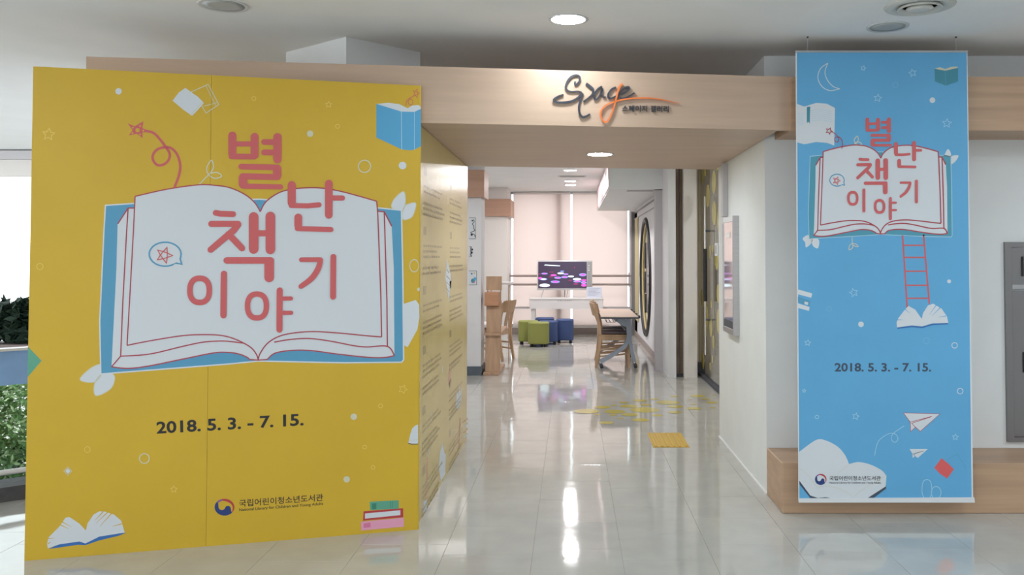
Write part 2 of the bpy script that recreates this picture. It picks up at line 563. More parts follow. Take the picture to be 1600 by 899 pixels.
class Ink:
    """flat print: shapes given in a 2-D frame that mapper(x, y, lift) lays on a real surface"""

    def __init__(s, mapper, lift=0.0004, step=0.00008):
        s.map, s.l, s.step = mapper, lift, step
        s.mb = MB()
        s.mats = []

    def m(s, name):
        if name not in s.mats:
            s.mats.append(name)
        return s.mats.index(name)

    def _tri(s, pts, faces, name):
        s.mb.add([s.map(x, y, s.l) for x, y in pts], faces, s.m(name))
        s.l += s.step

    def poly(s, pts, name, sm=False):
        if sm:
            pts = smooth(pts, 5, True)
        t = tessellate_polygon([[Vector((x, y, 0)) for x, y in pts]])
        s._tri(pts, [list(f) for f in t], name)
        return s

    def stroke(s, pts, w, name, sm=False, closed=False, caps=True):
        if sm:
            n0 = len(pts)
            pts2 = smooth(pts, 6, closed)
            if isinstance(w, (list, tuple)):
                w = [float(np.interp(i / (len(pts2) - 1) * (n0 - 1), range(n0), w)) for i in range(len(pts2))]
            pts = pts2
        P = [Vector((x, y)) for x, y in pts]
        n = len(P)
        vs, fs = [], []
        for i, p in enumerate(P):
            if closed:
                a, b = P[i - 1], P[(i + 1) % n]
            else:
                a, b = P[max(i - 1, 0)], P[min(i + 1, n - 1)]
            d1 = (p - a).normalized() if (p - a).length > 1e-6 else (b - p).normalized()
            d2 = (b - p).normalized() if (b - p).length > 1e-6 else d1
            d = d1 + d2
            if d.length < 0.2:
                d = d1.copy()
            d.normalize()
            nn = Vector((-d.y, d.x))
            k = 1.0 / max(0.55, abs(nn.dot(Vector((-d2.y, d2.x)))))
            ww = (w[i] if isinstance(w, (list, tuple)) else w) / 2 * k
            vs += [(p + nn * ww)[:], (p - nn * ww)[:]]
        for i in range(n if closed else n - 1):
            a, b = 2 * i, 2 * ((i + 1) % n)
            fs.append((a, a + 1, b + 1, b))
        if caps and not closed:
            for e, q in ((0, P[0]), (n - 1, P[-1])):
                r_ = (w[e] if isinstance(w, (list, tuple)) else w) / 2
                o = len(vs)
                dd = (P[0] - P[1]) if e == 0 else (P[-1] - P[-2])
                a0 = math.atan2(dd.y, dd.x) - math.pi / 2
                vs += [(q.x + r_ * math.cos(a0 + t * math.pi / 7), q.y + r_ * math.sin(a0 + t * math.pi / 7)) for t in range(8)]
                fs.append(list(range(o, o + 8)))
        s._tri(vs, fs, name)
        return s

    def ell(s, cx, cy, rx, ry, name, n=20):
        return s.poly([(cx + rx * math.cos(t * 2 * math.pi / n), cy + ry * math.sin(t * 2 * math.pi / n)) for t in range(n)], name)

    def ring(s, cx, cy, rx, ry, w, name, n=24, sq=1.0):
        def p(t):
            c_, s_ = math.cos(t), math.sin(t)
            return (cx + rx * math.copysign(abs(c_) ** sq, c_), cy + ry * math.copysign(abs(s_) ** sq, s_))
        return s.stroke([p(t * 2 * math.pi / n) for t in range(n)], w, name, closed=True)

    def star(s, cx, cy, r, w, name, rot=0.0, inner=0.45, core=False):
        pts = []
        for k in range(10):
            a = rot - math.pi / 2 + k * math.pi / 5
            q = r if k % 2 == 0 else r * inner
            pts.append((cx + q * math.cos(a), cy + q * math.sin(a)))
        s.stroke(pts, w, name, closed=True)
        if core:
            c = [pts[k] for k in (1, 3, 5, 7, 9)]
            s.stroke(c, w * 0.8, name, closed=True)
        return s

    def text(s, txt, quad, name, bold=0.0, spacing=1.0):
        """quad = top-left, top-right, bottom-right, bottom-left"""
        vs, fs = text_tris(txt, bold, spacing)
        tl, tr, br, bl = [Vector(q) for q in quad]
        pts = []
        for u, v in vs:
            a = bl.lerp(br, u)
            b = tl.lerp(tr, u)
            pts.append(a.lerp(b, v)[:])
        s._tri(pts, fs, name)
        return s

    def words(s, name, parent, label, mapper, lift, txt, quad, ink, bold, gap):
        vs, fs = text_tris(txt, bold)
        iv = sorted((min(vs[i][0] for i in f), max(vs[i][0] for i in f)) for f in fs)
        cuts, hi = [], iv[0][1]
        for a, b in iv:
            if a - hi > gap:
                cuts.append((a + hi) / 2)
            hi = max(hi, b)
        edges = [-1] + cuts + [2]
        tl, tr, br, bl = [Vector(q) for q in quad]
        for a, b in zip(edges, edges[1:]):
            k = Ink(mapper, lift)
            ff = [f for f in fs if a < vs[f[0]][0] < b]
            used = sorted({i for f in ff for i in f})
            ix = {i: n for n, i in enumerate(used)}
            pts = [bl.lerp(br, vs[i][0]).lerp(tl.lerp(tr, vs[i][0]), vs[i][1])[:] for i in used]
            k._tri(pts, [[ix[i] for i in f] for f in ff], ink)
            k.part(name, parent, label)

    def part(s, name, parent, label=None):
        o = s.mb.build(name, [M[k] for k in s.mats], parent, world=True, fix=False)
        if label:
            o['label'] = label
        return o


# ================================================================== key places
H = 2.79                                    # ceiling
YW = on_floor(1201, 773).y                  # wall at the right
XC = on_floor(1160, 724).x                  # corridor wall on the right
XC = 1.235
YB = 5.10                                   # front of the wooden trims on the right
FA = Vector((-2.60, 4.60, 0))               # fascia line, left end
FB = Vector((1.30, 5.12, 0))                # fascia line, right end
ZB0, ZB1 = 2.255, 2.575                     # wooden band, bottom and top
PA = on_floor(38, 877)                      # yellow panel, bottom left
PB = on_floor(657, 820)                     # yellow panel, bottom right
PB = Vector((PB.x + 0.008, FA.y + (PB.x - FA.x) * (FB.y - FA.y) / (FB.x - FA.x) - 0.032, 0))
PH = 2.458
XS = -0.862                                 # side panel
YE = 7.25                                   # back end of portal
YF = 16.9                                   # far wall
bal0 = on_floor(0, 779)
bald = Vector((0.744, 0.668, 0))
XL = -3.0


def fascia_y(x):
    return FA.y + (x - FA.x) * (FB.y - FA.y) / (FB.x - FA.x)


# ================================================================== structure
tb = (XL - bal0.x) / bald.x
BL1 = bal0 + bald * tb                      # balustrade's far end at the left wall
BL0 = bal0 - bald * 6.0
floor_poly = [(6, -6), (6, YF + 0.3), (XL, YF + 0.3), (BL1.x, BL1.y), (BL0.x, BL0.y), (BL0.x, -6)]
fl = struct('floor', MB().prism(floor_poly, -0.25, -0.003), M['slab'], 'glossy cream vinyl tiled floor of the hall and corridor', 'floor')

# tiles, 0.45 m, staggered strip by strip
TS = 0.45
tile_me = None


def tile_mb(cx=0.0, cy=0.0, s=TS, mb=None):
    g, b = 0.0006, 0.0009
    h = s / 2 - g
    k = h - b
    vs = [(cx - h, cy - h, -0.003), (cx + h, cy - h, -0.003), (cx + h, cy + h, -0.003), (cx - h, cy + h, -0.003),
          (cx - h, cy - h, -0.0007), (cx + h, cy - h, -0.0007), (cx + h, cy + h, -0.0007), (cx - h, cy + h, -0.0007),
          (cx - k, cy - k, 0), (cx + k, cy - k, 0), (cx + k, cy + k, 0), (cx - k, cy + k, 0)]
    fs = [(8, 9, 10, 11)]
    for i in range(4):
        j = (i + 1) % 4
        fs += [(i, j, 4 + j, 4 + i), (4 + i, 4 + j, 8 + j, 8 + i)]
    (mb or MB()).add(vs, fs)
    return mb


near, rest = [], []
nrm = Vector((-bald.y, bald.x, 0))
for i in range(-18, 14):
    cx = -0.197 + TS * i + TS / 2
    off = [0.207, 0.03, 0.28, 0.12][i % 4]
    for j in range(-14, 39):
        cy = off + TS * j
        if cx < BL0.x - 0.1 or cx > 5.9 or cy > YF + 0.1:
            continue
        if cy > BL1.y and cx < XL:
            continue
        if cy <= BL1.y and (Vector((cx, cy, 0)) - bal0).dot(nrm) > -0.12:
            continue
        p = Vector((cx, cy, 0))
        # hidden by the big panel, walls
        vis = in_view(p, 60) and cy > 3
        if vis and cy > YW + 0.1 and cx > XC + 0.1 and cy < 7.2:
            vis = False
        if vis and cx < XS - 0.2 and cy > 4.9 and cx > -3.2:
            vis = False
        if vis and cy > 7.3 and (cx < -1.5 or cx > 2.2):
            vis = False
        (near if vis else rest).append((cy, cx))
near.sort()
rest += near[295:]
near = near[:295]
mb = MB()
tile_mb(0, 0, TS, mb)
t0 = mb.build('floor_tile', M['tile'], fl)
for k, (cy, cx) in enumerate(near):
    o = t0 if k == 0 else t0.copy()
    if k:
        COL.objects.link(o)
    o.location = (cx, cy, 0)
    o.rotation_euler = (random.uniform(-1, 1) * 0.0012, random.uniform(-1, 1) * 0.0012, 0)
mb = MB()
for cy, cx in rest:
    tile_mb(cx, cy, TS, mb)
o = mb.build('tile_field', M['tile'], fl)
o['kind'] = 'stuff'

# ceiling: over hall and corridor
ceil_poly = [(6, -6), (6, YF + 0.3), (XL, YF + 0.3), (XL, 10.55), (-9.5, 10.55), (-9.5, -6)]
struct('ceiling', MB().prism(ceil_poly, H, H + 0.2), M['ceiling'], 'smooth off-white plaster ceiling above the hall and corridor', 'ceiling')

# right wall, L-shaped round the corridor corner
mb = MB()
mb.box(XC, 6, YW, YE, 0, H)
struct('wall_right', mb, M['wall'], 'white plastered wall block to the right of the corridor mouth', 'wall')
struct('wall_side', MB().box(6, 6.2, -6, YF + 0.3, 0, H), M['wall'], 'plain white side wall beyond the right edge', 'wall')
# rear wall of the hall with a wide window
mb = MB()
mb.box(-8, 6, -6.2, -6, 0, 0.9).box(-8, 6, -6.2, -6, 2.6, H).box(3.0, 6, -6.2, -6, 0.9, 2.6).box(-8, -5.5, -6.2, -6, 0.9, 2.6)
struct('wall_back', mb, M['wall'], 'white wall with a wide window behind the viewer', 'wall')
# left wall of the corridor space
struct('wall_left', MB().box(XL - 0.2, XL, BL1.y, YF + 0.3, -3, H), M['wall'], 'white wall hidden behind the yellow panel', 'wall')

# far wall with window
wx0, wx1 = at(794, 400, YF).x, at(988, 400, YF).x
wz0 = 0.13
mb = MB()
mb.box(XL, wx0, YF, YF + 0.25, 0, H).box(wx1, 6, YF, YF + 0.25, 0, H).box(wx0, wx1, YF, YF + 0.25, 0, wz0)
struct('wall_far', mb, M['wallw'], 'pale wall at the far end of the corridor around the window', 'wall')
zt = at(900, 480.5, YF).z
xm = at(873.5, 400, YF).x
w1 = thing('window_1', (0, YF, wz0), 'wide far window with a grey frame at the corridor end', 'window', kind='structure')
mb = MB()
mb.box(wx0, wx1, YF + 0.1, YF + 0.16, wz0, wz0 + 0.06).box(wx0, wx1, YF + 0.1, YF + 0.16, H - 0.05, H)
for x in (wx0, wx1 - 0.05):
    mb.box(x, x + 0.05, YF + 0.1, YF + 0.16, wz0, H)
mb.build('window_frame', M['frame'], w1, world=True)
MB().box(xm - 0.05, xm + 0.05, YF + 0.08, YF + 0.2, wz0, H).build('mullion', M['frame'], w1, world=True)
MB().box(wx0, wx1, YF + 0.125, YF + 0.13, wz0 + 0.05, H - 0.05).build('pane', M['glass'], w1, world=True)
MB().box(wx0, wx1, YF - 0.10, YF - 0.0, zt - 0.02, zt + 0.015).build('window_ledge', M['frame'], w1, world=True)
struct('baseboard_far', MB().box(XL, 6, YF - 0.02, YF, 0, 0.125), M['basewarm'], 'brown-grey skirting under the far window', 'baseboard')

# roller blinds
g0, g1 = at(891.3, 400, YF).x, at(894.6, 400, YF).x
for (a, b, lab) in ((wx0 + 0.095, g0, 'left wide pinkish roller blind lit from behind at the far window'),
                    (g1, wx1 - 0.09, 'right pinkish roller blind lit from behind, beside the round window')):
    bl = thing('roller_blind', ((a + b) / 2, YF + 0.04, wz0), lab, 'blind', 'roller blinds of the far window')
    MB().box(a, b, YF + 0.035, YF + 0.038, wz0 + 0.03, H - 0.03).build('blind_cloth', M['blind'], bl, world=True)
    MB().tube([(a, YF + 0.05, H - 0.035), (b, YF + 0.05, H - 0.035)], 0.025, 10).build('roller', M['whitetable'], bl, world=True)
    MB().box(a, b, YF + 0.03, YF + 0.043, wz0 + 0.01, wz0 + 0.04).build('bottom_bar', M['whitetable'], bl, world=True)

# double handrail in front of the far window
hr = thing('handrail', (0, YF - 0.25, 0), 'brown double handrail running across in front of the far window', 'handrail')
hx0, hx1 = at(794, 430, YF - 0.25).x, at(986, 430, YF - 0.25).x
for py in (431.2, 444.8):
    p = at(900, py, YF - 0.25)
    MB().tube([(hx0, YF - 0.25, p.z), (hx1, YF - 0.25, p.z)], 0.021, 10).build('rail', mat('rail_brown', (0.34, 0.27, 0.25), 0.4, 0.5, noise=(3, 0.1)), hr, world=True)
for x in (hx0 + 0.02, hx1 - 0.02):
    MB().box(x - 0.02, x + 0.02, YF - 0.262, YF, 0.93, 1.2).build('rail_bracket', M['frame'], hr, world=True)

# the wooden portal: fascia board, soffit
def slab_line(p, q, th, z0, z1, mb=None):
    """upright slab along p-q whose front face is p-q, thickness th backwards"""
    mb = mb or MB()
    p, q = Vector((p[0], p[1], 0)), Vector((q[0], q[1], 0))
    d = (q - p).normalized()
    n = Vector((-d.y, d.x, 0))
    a = [p, q, q + n * th, p + n * th]
    return mb.prism([(v.x, v.y) for v in a], z0, z1)


struct('trim_1', slab_line(FA, FB, 0.045, ZB0, ZB1), M['beech'], 'pale beech fascia board over the corridor mouth, carrying the gallery sign', 'fascia')
fd = (FB - FA).normalized()
fn = Vector((-fd.y, fd.x, 0))
s0 = Vector((XS - 0.25, fascia_y(XS - 0.25), 0)) + fn * 0.045
s1 = Vector((XC, fascia_y(XC), 0)) + fn * 0.045
soff = [(s0.x, s0.y), (s1.x, s1.y), (XC, 7.42), (XS - 0.25, 7.13)]
struct('trim_2', MB().prism(soff, ZB0, ZB0 + 0.06), M['beech'], 'flat beech soffit panel on the underside of the portal', 'soffit')
# left return of the fascia
struct('trim_3', MB().box(FA.x, FA.x + 0.045, FA.y + 0.05, 6.3, ZB0, ZB1), M['beech'], 'beech return board at the left end of the portal', 'fascia')
# band and plinth on the right wall
struct('trim_4', MB().box(FB.x + 0.0, 6, YB, YW, ZB0 - 0.005, at(1560, 120, YB).z), M['beech_dark'], 'wooden band running along the right wall behind the blue banner', 'wood band')
zp = at(1400, 700, YW).z
struct('trim_5', MB().bbox(XC, 6, YB, YW, 0, zp, 0.004, 1), M['beech_dark'], 'low wooden plinth along the foot of the right wall', 'plinth')
# thin bead at the foot of the corridor wall
struct('baseboard_right', MB().box(XC - 0.008, XC, YW, YE, 0, 0.012), M['whitetrim'], 'thin white bead at the foot of the corridor wall', 'baseboard')

# square column standing corner-on behind the portal
c0 = at(541, 53, 5.02)
c0.z = 0
u1 = Vector((-0.48, 0.385, 0))
u2 = Vector((0.366, 0.385, 0))
cp = [c0, c0 + u2, c0 + u2 + u1, c0 + u1]
struct('wall_column', MB().prism([(v.x, v.y) for v in cp], 0, H), M['wall'], 'white square column standing corner-on above the beech beam', 'column')

# --- corridor, left side: two columns with wooden blocks
def block(x0, x1, y0, y1, z0, z1, m, name, lab, cat):
    return struct(name, MB().box(x0, x1, y0, y1, z0, z1), m, lab, cat)


YC1 = 11.0
xc1 = at(751.5, 450, YC1).x
block(XL, xc1, YC1, YC1 + 0.45, 0, H, M['wallb'], 'wall_column.001', 'white column just behind the yellow side panel, with sketches pinned on it', 'column')
xb1 = at(756.6, 290, YC1 - 0.06).x
block(XL, xb1, YC1 - 0.06, YC1 + 0.5, at(745, 308, YC1 - 0.06).z, at(745, 265.5, YC1 - 0.06).z, M['blockwood'], 'trim_6', 'wooden block wrapped round the nearer white column', 'wood band')
struct('baseboard_left', MB().box(XL, xc1 + 0.012, YC1 - 0.015, YC1 + 0.46, 0, 0.115), M['basegrey'], 'dark grey skirting at the foot of the nearer white column', 'baseboard')
YC2 = 16.0
xc2 = at(792, 450, YC2).x
block(XL, xc2, YC2, YF, 0, H, M['wallw'], 'wall_column.002', 'pale column at the far left of the window', 'column')
xb2 = at(798, 320, YC2 - 0.06).x
block(XL, xb2, YC2 - 0.06, YF, at(780, 338, YC2 - 0.06).z, at(780, 311, YC2 - 0.06).z, M['blockwood'], 'trim_7', 'wooden block wrapped round the far pale column', 'wood band')

# --- corridor, right side
YD = at(1050, 591, 1).y
YD = on_floor(1050, 591).y                   # front of white pillar
xd0, xd1 = at(1044.2, 400, YD).x, at(1056, 400, YD).x
YD2 = on_floor(1034, 579.5).y
struct('wall_pillar', MB().box(xd0, xd1, YD, YD2 + 0.3, 0, H), M['wallb'], 'slim white pillar on the right side of the corridor', 'pillar')
xe0, xe1 = at(1068.5, 400, YD).x, at(1089, 400, YD).x
struct('wall_pillar.001', MB().box(xe0, xe1, YD, YD + 0.5, 0, H), M['wallw'], 'cream pillar beside the glass door with yellow dots', 'pillar')
# smoky glass between the two pillars
d2 = thing('door_2', ((xd1 + xe0) / 2, YD + 0.12, 0), 'narrow smoky glass door leaf between white and cream pillars', 'door', kind='structure')
MB().box(xd1, xe0, YD + 0.12, YD + 0.13, 0.02, H).build('pane', M['glassbrown'], d2, world=True)
xm2 = (xd1 + xe0) / 2 + 0.01
MB().box(xm2 - 0.008, xm2 + 0.008, YD + 0.11, YD + 0.14, 0.02, H).build('door_stile', M['cushion'], d2, world=True)
MB().box(xd1, xe0, YD + 0.10, YD + 0.15, 0, 0.03).build('threshold', M['charcoal'], d2, world=True)

# grey door post and round-windowed partition farther back
xp0, xp1 = at(1023.5, 400, YD2).x, at(1034.5, 400, YD2).x
YP = YD2 + 0.02
struct('trim_8', MB().box(xp0, xd0, YP, YP + 0.12, 0, at(1029, 297, YP).z), M['frame'], 'grey steel post at the near end of the round-windowed partition', 'post')
XP = 1.215
yp0, yp1 = YP + 0.12, YF
ycr = XP / ((1011.6 - 895) / F)
ra = 0.88
zc = at(1011.6, 433, ycr).z
rz_ = 0.93
# partition wall with a round hole
mb = MB()
N = 40
ztop = 2.37
outer = []
for k in range(N):
    t = 2 * math.pi * k / N
    c_, s_ = math.cos(t), math.sin(t)
    inner_pt = (ycr + ra * c_, zc + rz_ * s_)
    # matching point on the rectangle
    sc_ = []
    if c_ > 1e-6: sc_.append((yp1 - ycr) / c_)
    if c_ < -1e-6: sc_.append((yp0 - ycr) / c_)
    if s_ > 1e-6: sc_.append((ztop - zc) / s_)
    if s_ < -1e-6: sc_.append((0 - zc) / s_)
    q = min(sc_)
    outer.append((inner_pt, (ycr + q * c_, zc + q * s_)))
vs, fs = [], []
for (i0, o0) in outer:
    for x in (XP, XP + 0.1):
        vs += [(x, i0[0], i0[1]), (x, o0[0], o0[1])]
for k in range(N):
    a, b = 4 * k, 4 * ((k + 1) % N)
    fs += [(a, b, b + 1, a + 1), (a + 2, a + 3, b + 3, b + 2), (a, a + 2, b + 2, b), (a + 1, b + 1, b + 3, a + 3)]
mb.add(vs, fs)
for (yy, zz, y2, z2) in ((yp0, ztop, yp0 + 0.4, ztop - 0.5), (yp1, ztop, yp1 - 0.9, ztop - 0.4), (yp0, 0, yp0 + 0.4, 0.4), (yp1, 0, yp1 - 0.9, 0.4)):
    mb.box(XP, XP + 0.1, min(yy, y2), max(yy, y2), min(zz, z2), max(zz, z2))
struct('wall_partition', mb, M['wallb'], 'white partition with a big round opening on the right of the corridor', 'partition')
struct('wall_partition.001', MB().box(XP, XP + 0.1, yp0, yp1, ztop, H), M['wallb'], 'white strip of wall above the round-windowed partition', 'partition')
struct('baseboard_partition', MB().box(XP - 0.012, XP, yp0, yp1, 0, 0.11), M['basewarm'], 'grey skirting along the foot of the round-windowed partition', 'baseboard')
struct('trim_9', MB().box(XP - 0.02, XP, yp0, yp1, ztop - 0.04, ztop - 0.022).box(XP - 0.02, XP, yp0, yp1, ztop - 0.15, ztop - 0.14), M['steel_dark'], 'thin dark rail along the top of the partition', 'rail')
struct('trim_10', MB().box(XP - 0.07, XP, yp1 - 0.35, yp1 - 0.25, 0, ztop), M['steel_dark'], 'dark grey upright at the far end of the partition', 'post')
# the round window itself
w2 = thing('window_2', (XP, ycr, zc), 'tall round window with a black and yellow rim in the white partition', 'window', kind='structure')
pts = [(XP, ycr + ra * math.cos(t * 2 * math.pi / N), zc + rz_ * math.sin(t * 2 * math.pi / N)) for t in range(N + 1)]
MB().tube(pts, 0.042, 8, caps=False).build('rim', M['black'], w2, world=True)
pts = [(XP + 0.012, ycr + (ra - 0.065) * math.cos(t * 2 * math.pi / N), zc + (rz_ - 0.065) * math.sin(t * 2 * math.pi / N)) for t in range(-N // 4, N // 4 + 1)]
MB().tube(pts, 0.018, 8, caps=False).build('inner_rim', mat('rim_yellow', (0.56, 0.46, 0.20), 0.4, 0.5), w2, world=True)
pts = [(XP + 0.03, ycr + ra * math.cos(t * 2 * math.pi / N), zc + rz_ * math.sin(t * 2 * math.pi / N)) for t in range(N)]
MB().add(pts, [list(range(N))]).build('pane', M['mirror'], w2, world=True)
for dy, dz, s_ in ((0.45, 0.35, 0.22), (0.5, -0.1, 0.18), (0.42, -0.45, 0.16)):
    MB().bbox(XP + 0.012, XP + 0.028, ycr + dy - 0.05, ycr + dy + 0.05, zc + dz - s_, zc + dz + s_, 0.012, 2).build('sticker', M['black'], w2, world=True)
# tall narrow yellow panel near the far end
yy = XP / ((997.6 - 895) / F)
MBp = MB().bbox(XP - 0.02, XP, yy - 0.35, yy + 0.35, at(998, 450, yy).z - 0.6, at(998, 341, yy).z, 0.004, 1)
tag(MBp.build('wall_panel', mat('dull_yellow_panel', (0.52, 0.45, 0.22), 0.5), origin=(XP - 0.01, yy, 1.0)), 'tall dull yellow panel on the partition beyond the round window', 'panel')

# bulkhead under the corridor ceiling
YK = on_floor(1034, 579.5).y - 0.05
kb = at(952, 295.5, YK)
bk = thing('trim_11', (kb.x, YK, kb.z), 'white ceiling bulkhead hanging over the right of the corridor', 'bulkhead', kind='structure')
MB().box(kb.x, xd0, YK, YF - 0.1, kb.z, H).build('bulkhead_box', M['wall'], bk, world=True)
MB().box(kb.x - 0.012, kb.x - 0.002, YK + 0.05, YF - 0.3, kb.z + 0.02, H - 0.02).build('pink_side_sheet', M['bulkhead_side'], bk, world=True)  # pink sheet on the bulkhead's left side, with two paler patches below
for y_ in (12.2, 13.4):
    MB().box(kb.x - 0.016, kb.x - 0.012, y_, y_ + 0.5, kb.z + 0.08, kb.z + 0.3).build('bulkhead_side', M['whitetable'], bk, world=True)
for i in range(3):
    y_ = YK + 0.22 + i * 0.06
    MB().box(kb.x + 0.25, xd0 - 0.1, y_, y_ + 0.025, kb.z - 0.006, kb.z).build('vent_slot', M['steel_dark'] if i != 1 else M['railwhite'], bk, world=True)

# --- glass door with yellow dots, right
gx0 = on_floor(1096, 583)
gx1 = on_floor(1118, 612)
GX = (gx0.x + gx1.x) / 2
d1 = thing('door_1', (GX, 9.6, 0), 'glass door with yellow dot film and a long black-gripped pull handle', 'door', kind='structure')
gy0, gy1 = 7.6, YD + 0.35
MB().box(GX, GX + 0.012, gy0, gy1, 0.03, H - 0.03).build('pane', M['glass'], d1, world=True)
MB().box(GX - 0.03, GX + 0.04, gy0, gy1, 0, 0.035).build('floor_track', M['charcoal'], d1, world=True)
MB().box(GX - 0.05, GX + 0.06, gy1 - 0.06, gy1, 0.0, 0.16).build('floor_hinge', M['charcoal'], d1, world=True)
MB().box(GX - 0.01, GX + 0.03, gy1 - 0.02, gy1 + 0.02, 0.1, H).build('door_stile', M['stile'], d1, world=True)
yh = GX / ((1111.5 - 895) / F)
hx = GX - 0.06
zh = [at(1111, v, yh).z for v in (555, 471, 389, 307)]
MB().tube([(hx, yh, zh[0]), (hx, yh, zh[3])], 0.012, 10).build('pull_bar', M['chrome'], d1, world=True)
MB().tube([(hx, yh, zh[1]), (hx, yh, zh[2])], 0.024, 10).build('grip', M['black'], d1, world=True)
for z_ in (at(1115, 361, yh).z, at(1115, 500, yh).z):
    MB().tube([(hx, yh, z_), (GX, yh, z_)], 0.012, 8).build('standoff', M['charcoal'], d1, world=True)
rnd = random.Random(3)
spots = []
for k in range(60):
    y_, z_, r_ = rnd.uniform(8.4, gy1 - 0.15), rnd.uniform(0.15, H - 0.2), rnd.choice((0.05, 0.08, 0.11, 0.14))
    if all((y_ - a) ** 2 + (z_ - b) ** 2 > (r_ + c + 0.02) ** 2 for a, b, c in spots):
        spots.append((y_, z_, r_))
for y_, z_, r_ in spots:
    MB().add([(GX - 0.002, y_ + r_ * math.cos(t * math.pi / 10), z_ + r_ * math.sin(t * math.pi / 10)) for t in range(20)], [list(range(20))]).build('yellow_dot', M['dot'], d1, world=True)
# room behind the glass
struct('wall_beyond', MB().box(3.4, 3.5, YE, YD + 1.0, 0, H).box(xe1, 3.5, YD + 0.5, YD + 0.6, 0, H).box(xd1, xe0, YD + 0.15, YD + 0.17, 0, H), mat('beige_inner_wall', (0.56, 0.47, 0.38), 0.8), 'beige wall of the room seen through the dotted glass door, with a backing added behind the smoky glass', 'wall')  # last box is a backing added close behind the smoky glass to brighten it
tag(MB().bbox(2.2, 2.9, YD + 0.05, YD + 0.45, 0, 1.25, 0.01, 1).box(2.25, 2.85, YD + 0.045, YD + 0.05, 0.1, 0.6).build('cupboard', M['beech_dark'], origin=(2.5, YD + 0.25, 0)),
    'brown cupboard inside the room behind the dotted glass door', 'cupboard')
# orange wedge on the floor
p = on_floor(1085, 596)
tag(MB().add([(-0.05, 0.06, 0), (0.06, 0.0, 0), (0.08, -0.05, 0), (-0.02, -0.05, 0), (-0.05, 0.06, 0.03), (0.06, 0, 0.012), (0.08, -0.05, 0.003), (-0.02, -0.05, 0.02)],
             [(0, 3, 2, 1), (4, 5, 6, 7), (0, 1, 5, 4), (1, 2, 6, 5), (2, 3, 7, 6), (3, 0, 4, 7)]).build('door_wedge', mat('orange_rubber', (0.62, 0.28, 0.16), 0.6), origin=(p.x, p.y, 0)),
    'small orange door wedge lying at the foot of the cream pillar', 'door wedge')

# ================================================================== left: atrium edge
bc = bal0 + bald * 0.35
ba = thing('balustrade', (bc.x, bc.y, 0), 'glass balustrade with a blue board and white top rail at the left edge', 'balustrade')


def along(t, off=0.0, z=0.0):
    v = bal0 + bald * t + nrm * off
    return Vector((v.x, v.y, z))


def bslab(t0_, t1_, o0, o1, z0, z1):
    a = [along(t0_, o0), along(t1_, o0), along(t1_, o1), along(t0_, o1)]
    return MB().prism([(v.x, v.y) for v in a], z0, z1)


zq = lambda y: at(20, y, bal0.y + 0.15).z
T0, T1 = -6.0, tb
bslab(T0, T1, -0.12, 0.12, 0, zq(747)).build('curb', M['curb'], ba, world=True)
bslab(T0, T1, 0.0, 0.012, zq(747), zq(597)).build('glass_panel', M['glass'], ba, world=True)
bslab(T0, T1, -0.015, 0.03, zq(597), zq(545)).build('blue_board', M['bluefilm'], ba, world=True)
bslab(T0, T1, -0.035, 0.05, zq(545), zq(541)).build('top_rail', M['whitetrim'], ba, world=True)
MB().tube([along(T0, -0.05, zq(728)), along(T1, -0.05, zq(728))], 0.017, 10).build('lower_rail', M['whitetrim'], ba, world=True)
for t in (-5.5, -4, -2.5, -1.0, 0.6):
    MB().tube([along(t, -0.05, zq(747)), along(t, -0.05, zq(541))], 0.016, 8).build('post', M['chrome'], ba, world=True)

# far window wall across the atrium
YA = 10.4
za = lambda y: at(20, y, YA).z
struct('wall_atrium', MB().box(-9.5, XL - 0.2, YA, YA + 0.15, za(275), H).box(-9.5, XL - 0.2, YA - 0.02, YA + 0.17, za(532) - 0.35, za(532) - 0.2), M['wallw'], 'pale lintel above the bright atrium window on the left', 'wall')
struct('trim_12', MB().box(-9.5, XL - 0.2, YA - 0.1, YA, za(250), za(237)), M['frame'], 'grey blind box under the ceiling over the atrium window', 'blind box')
pl = thing('planter', (-6.8, YA - 0.35, za(543)), 'brown planter ledge with leafy shrubs coloured dark as if backlit below the bright atrium window', 'planter')
MB().box(-9.4, XL - 0.25, YA - 0.6, YA - 0.1, za(543) - 0.2, za(531)).build('trough', M['ledge'], pl, world=True)


def leaves(n, fn, size, rnd, mb=None, mi=0):
    mb = mb or MB()
    for _ in range(n):
        p = fn(rnd)
        a = Vector((rnd.gauss(0, 1), rnd.gauss(0, 1), rnd.gauss(0, 0.7))).normalized()
        b = a.cross(Vector((rnd.gauss(0, 1), rnd.gauss(0, 1), rnd.gauss(0, 1)))).normalized()
        s_ = size * rnd.uniform(0.6, 1.3)
        c = a.cross(b) * s_ * 0.12
        mb.add([p - a * s_, p + b * s_ * 0.42 + c, p + a * s_, p - b * s_ * 0.42 + c], [(0, 1, 2), (0, 2, 3)], mi)
    return mb


rn = random.Random(11)
zt0 = za(531)
centres = [(-9.2 + 0.42 * k, YA - 0.35, zt0 + 0.02, rn.uniform(0.36, 0.56)) for k in range(13)]


def f1(r_):
    cx, cy, cz, h_ = r_.choice(centres)
    u = r_.random()
    return Vector((cx + r_.gauss(0, 0.19), cy + r_.gauss(0, 0.09), cz + h_ * u ** 0.8))


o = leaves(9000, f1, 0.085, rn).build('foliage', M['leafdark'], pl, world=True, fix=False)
o['kind'] = 'stuff'
# stems
mb = MB()
for cx, cy, cz, h_ in centres:
    for q in range(3):
        mb.tube([(cx, cy, cz - 0.05), (cx + rn.uniform(-.12, .12), cy + rn.uniform(-.05, .05), cz + h_ * 0.8)], [0.012, 0.005], 5)
mb.build('stems', M['soil'], pl, world=True)['kind'] = 'stuff'
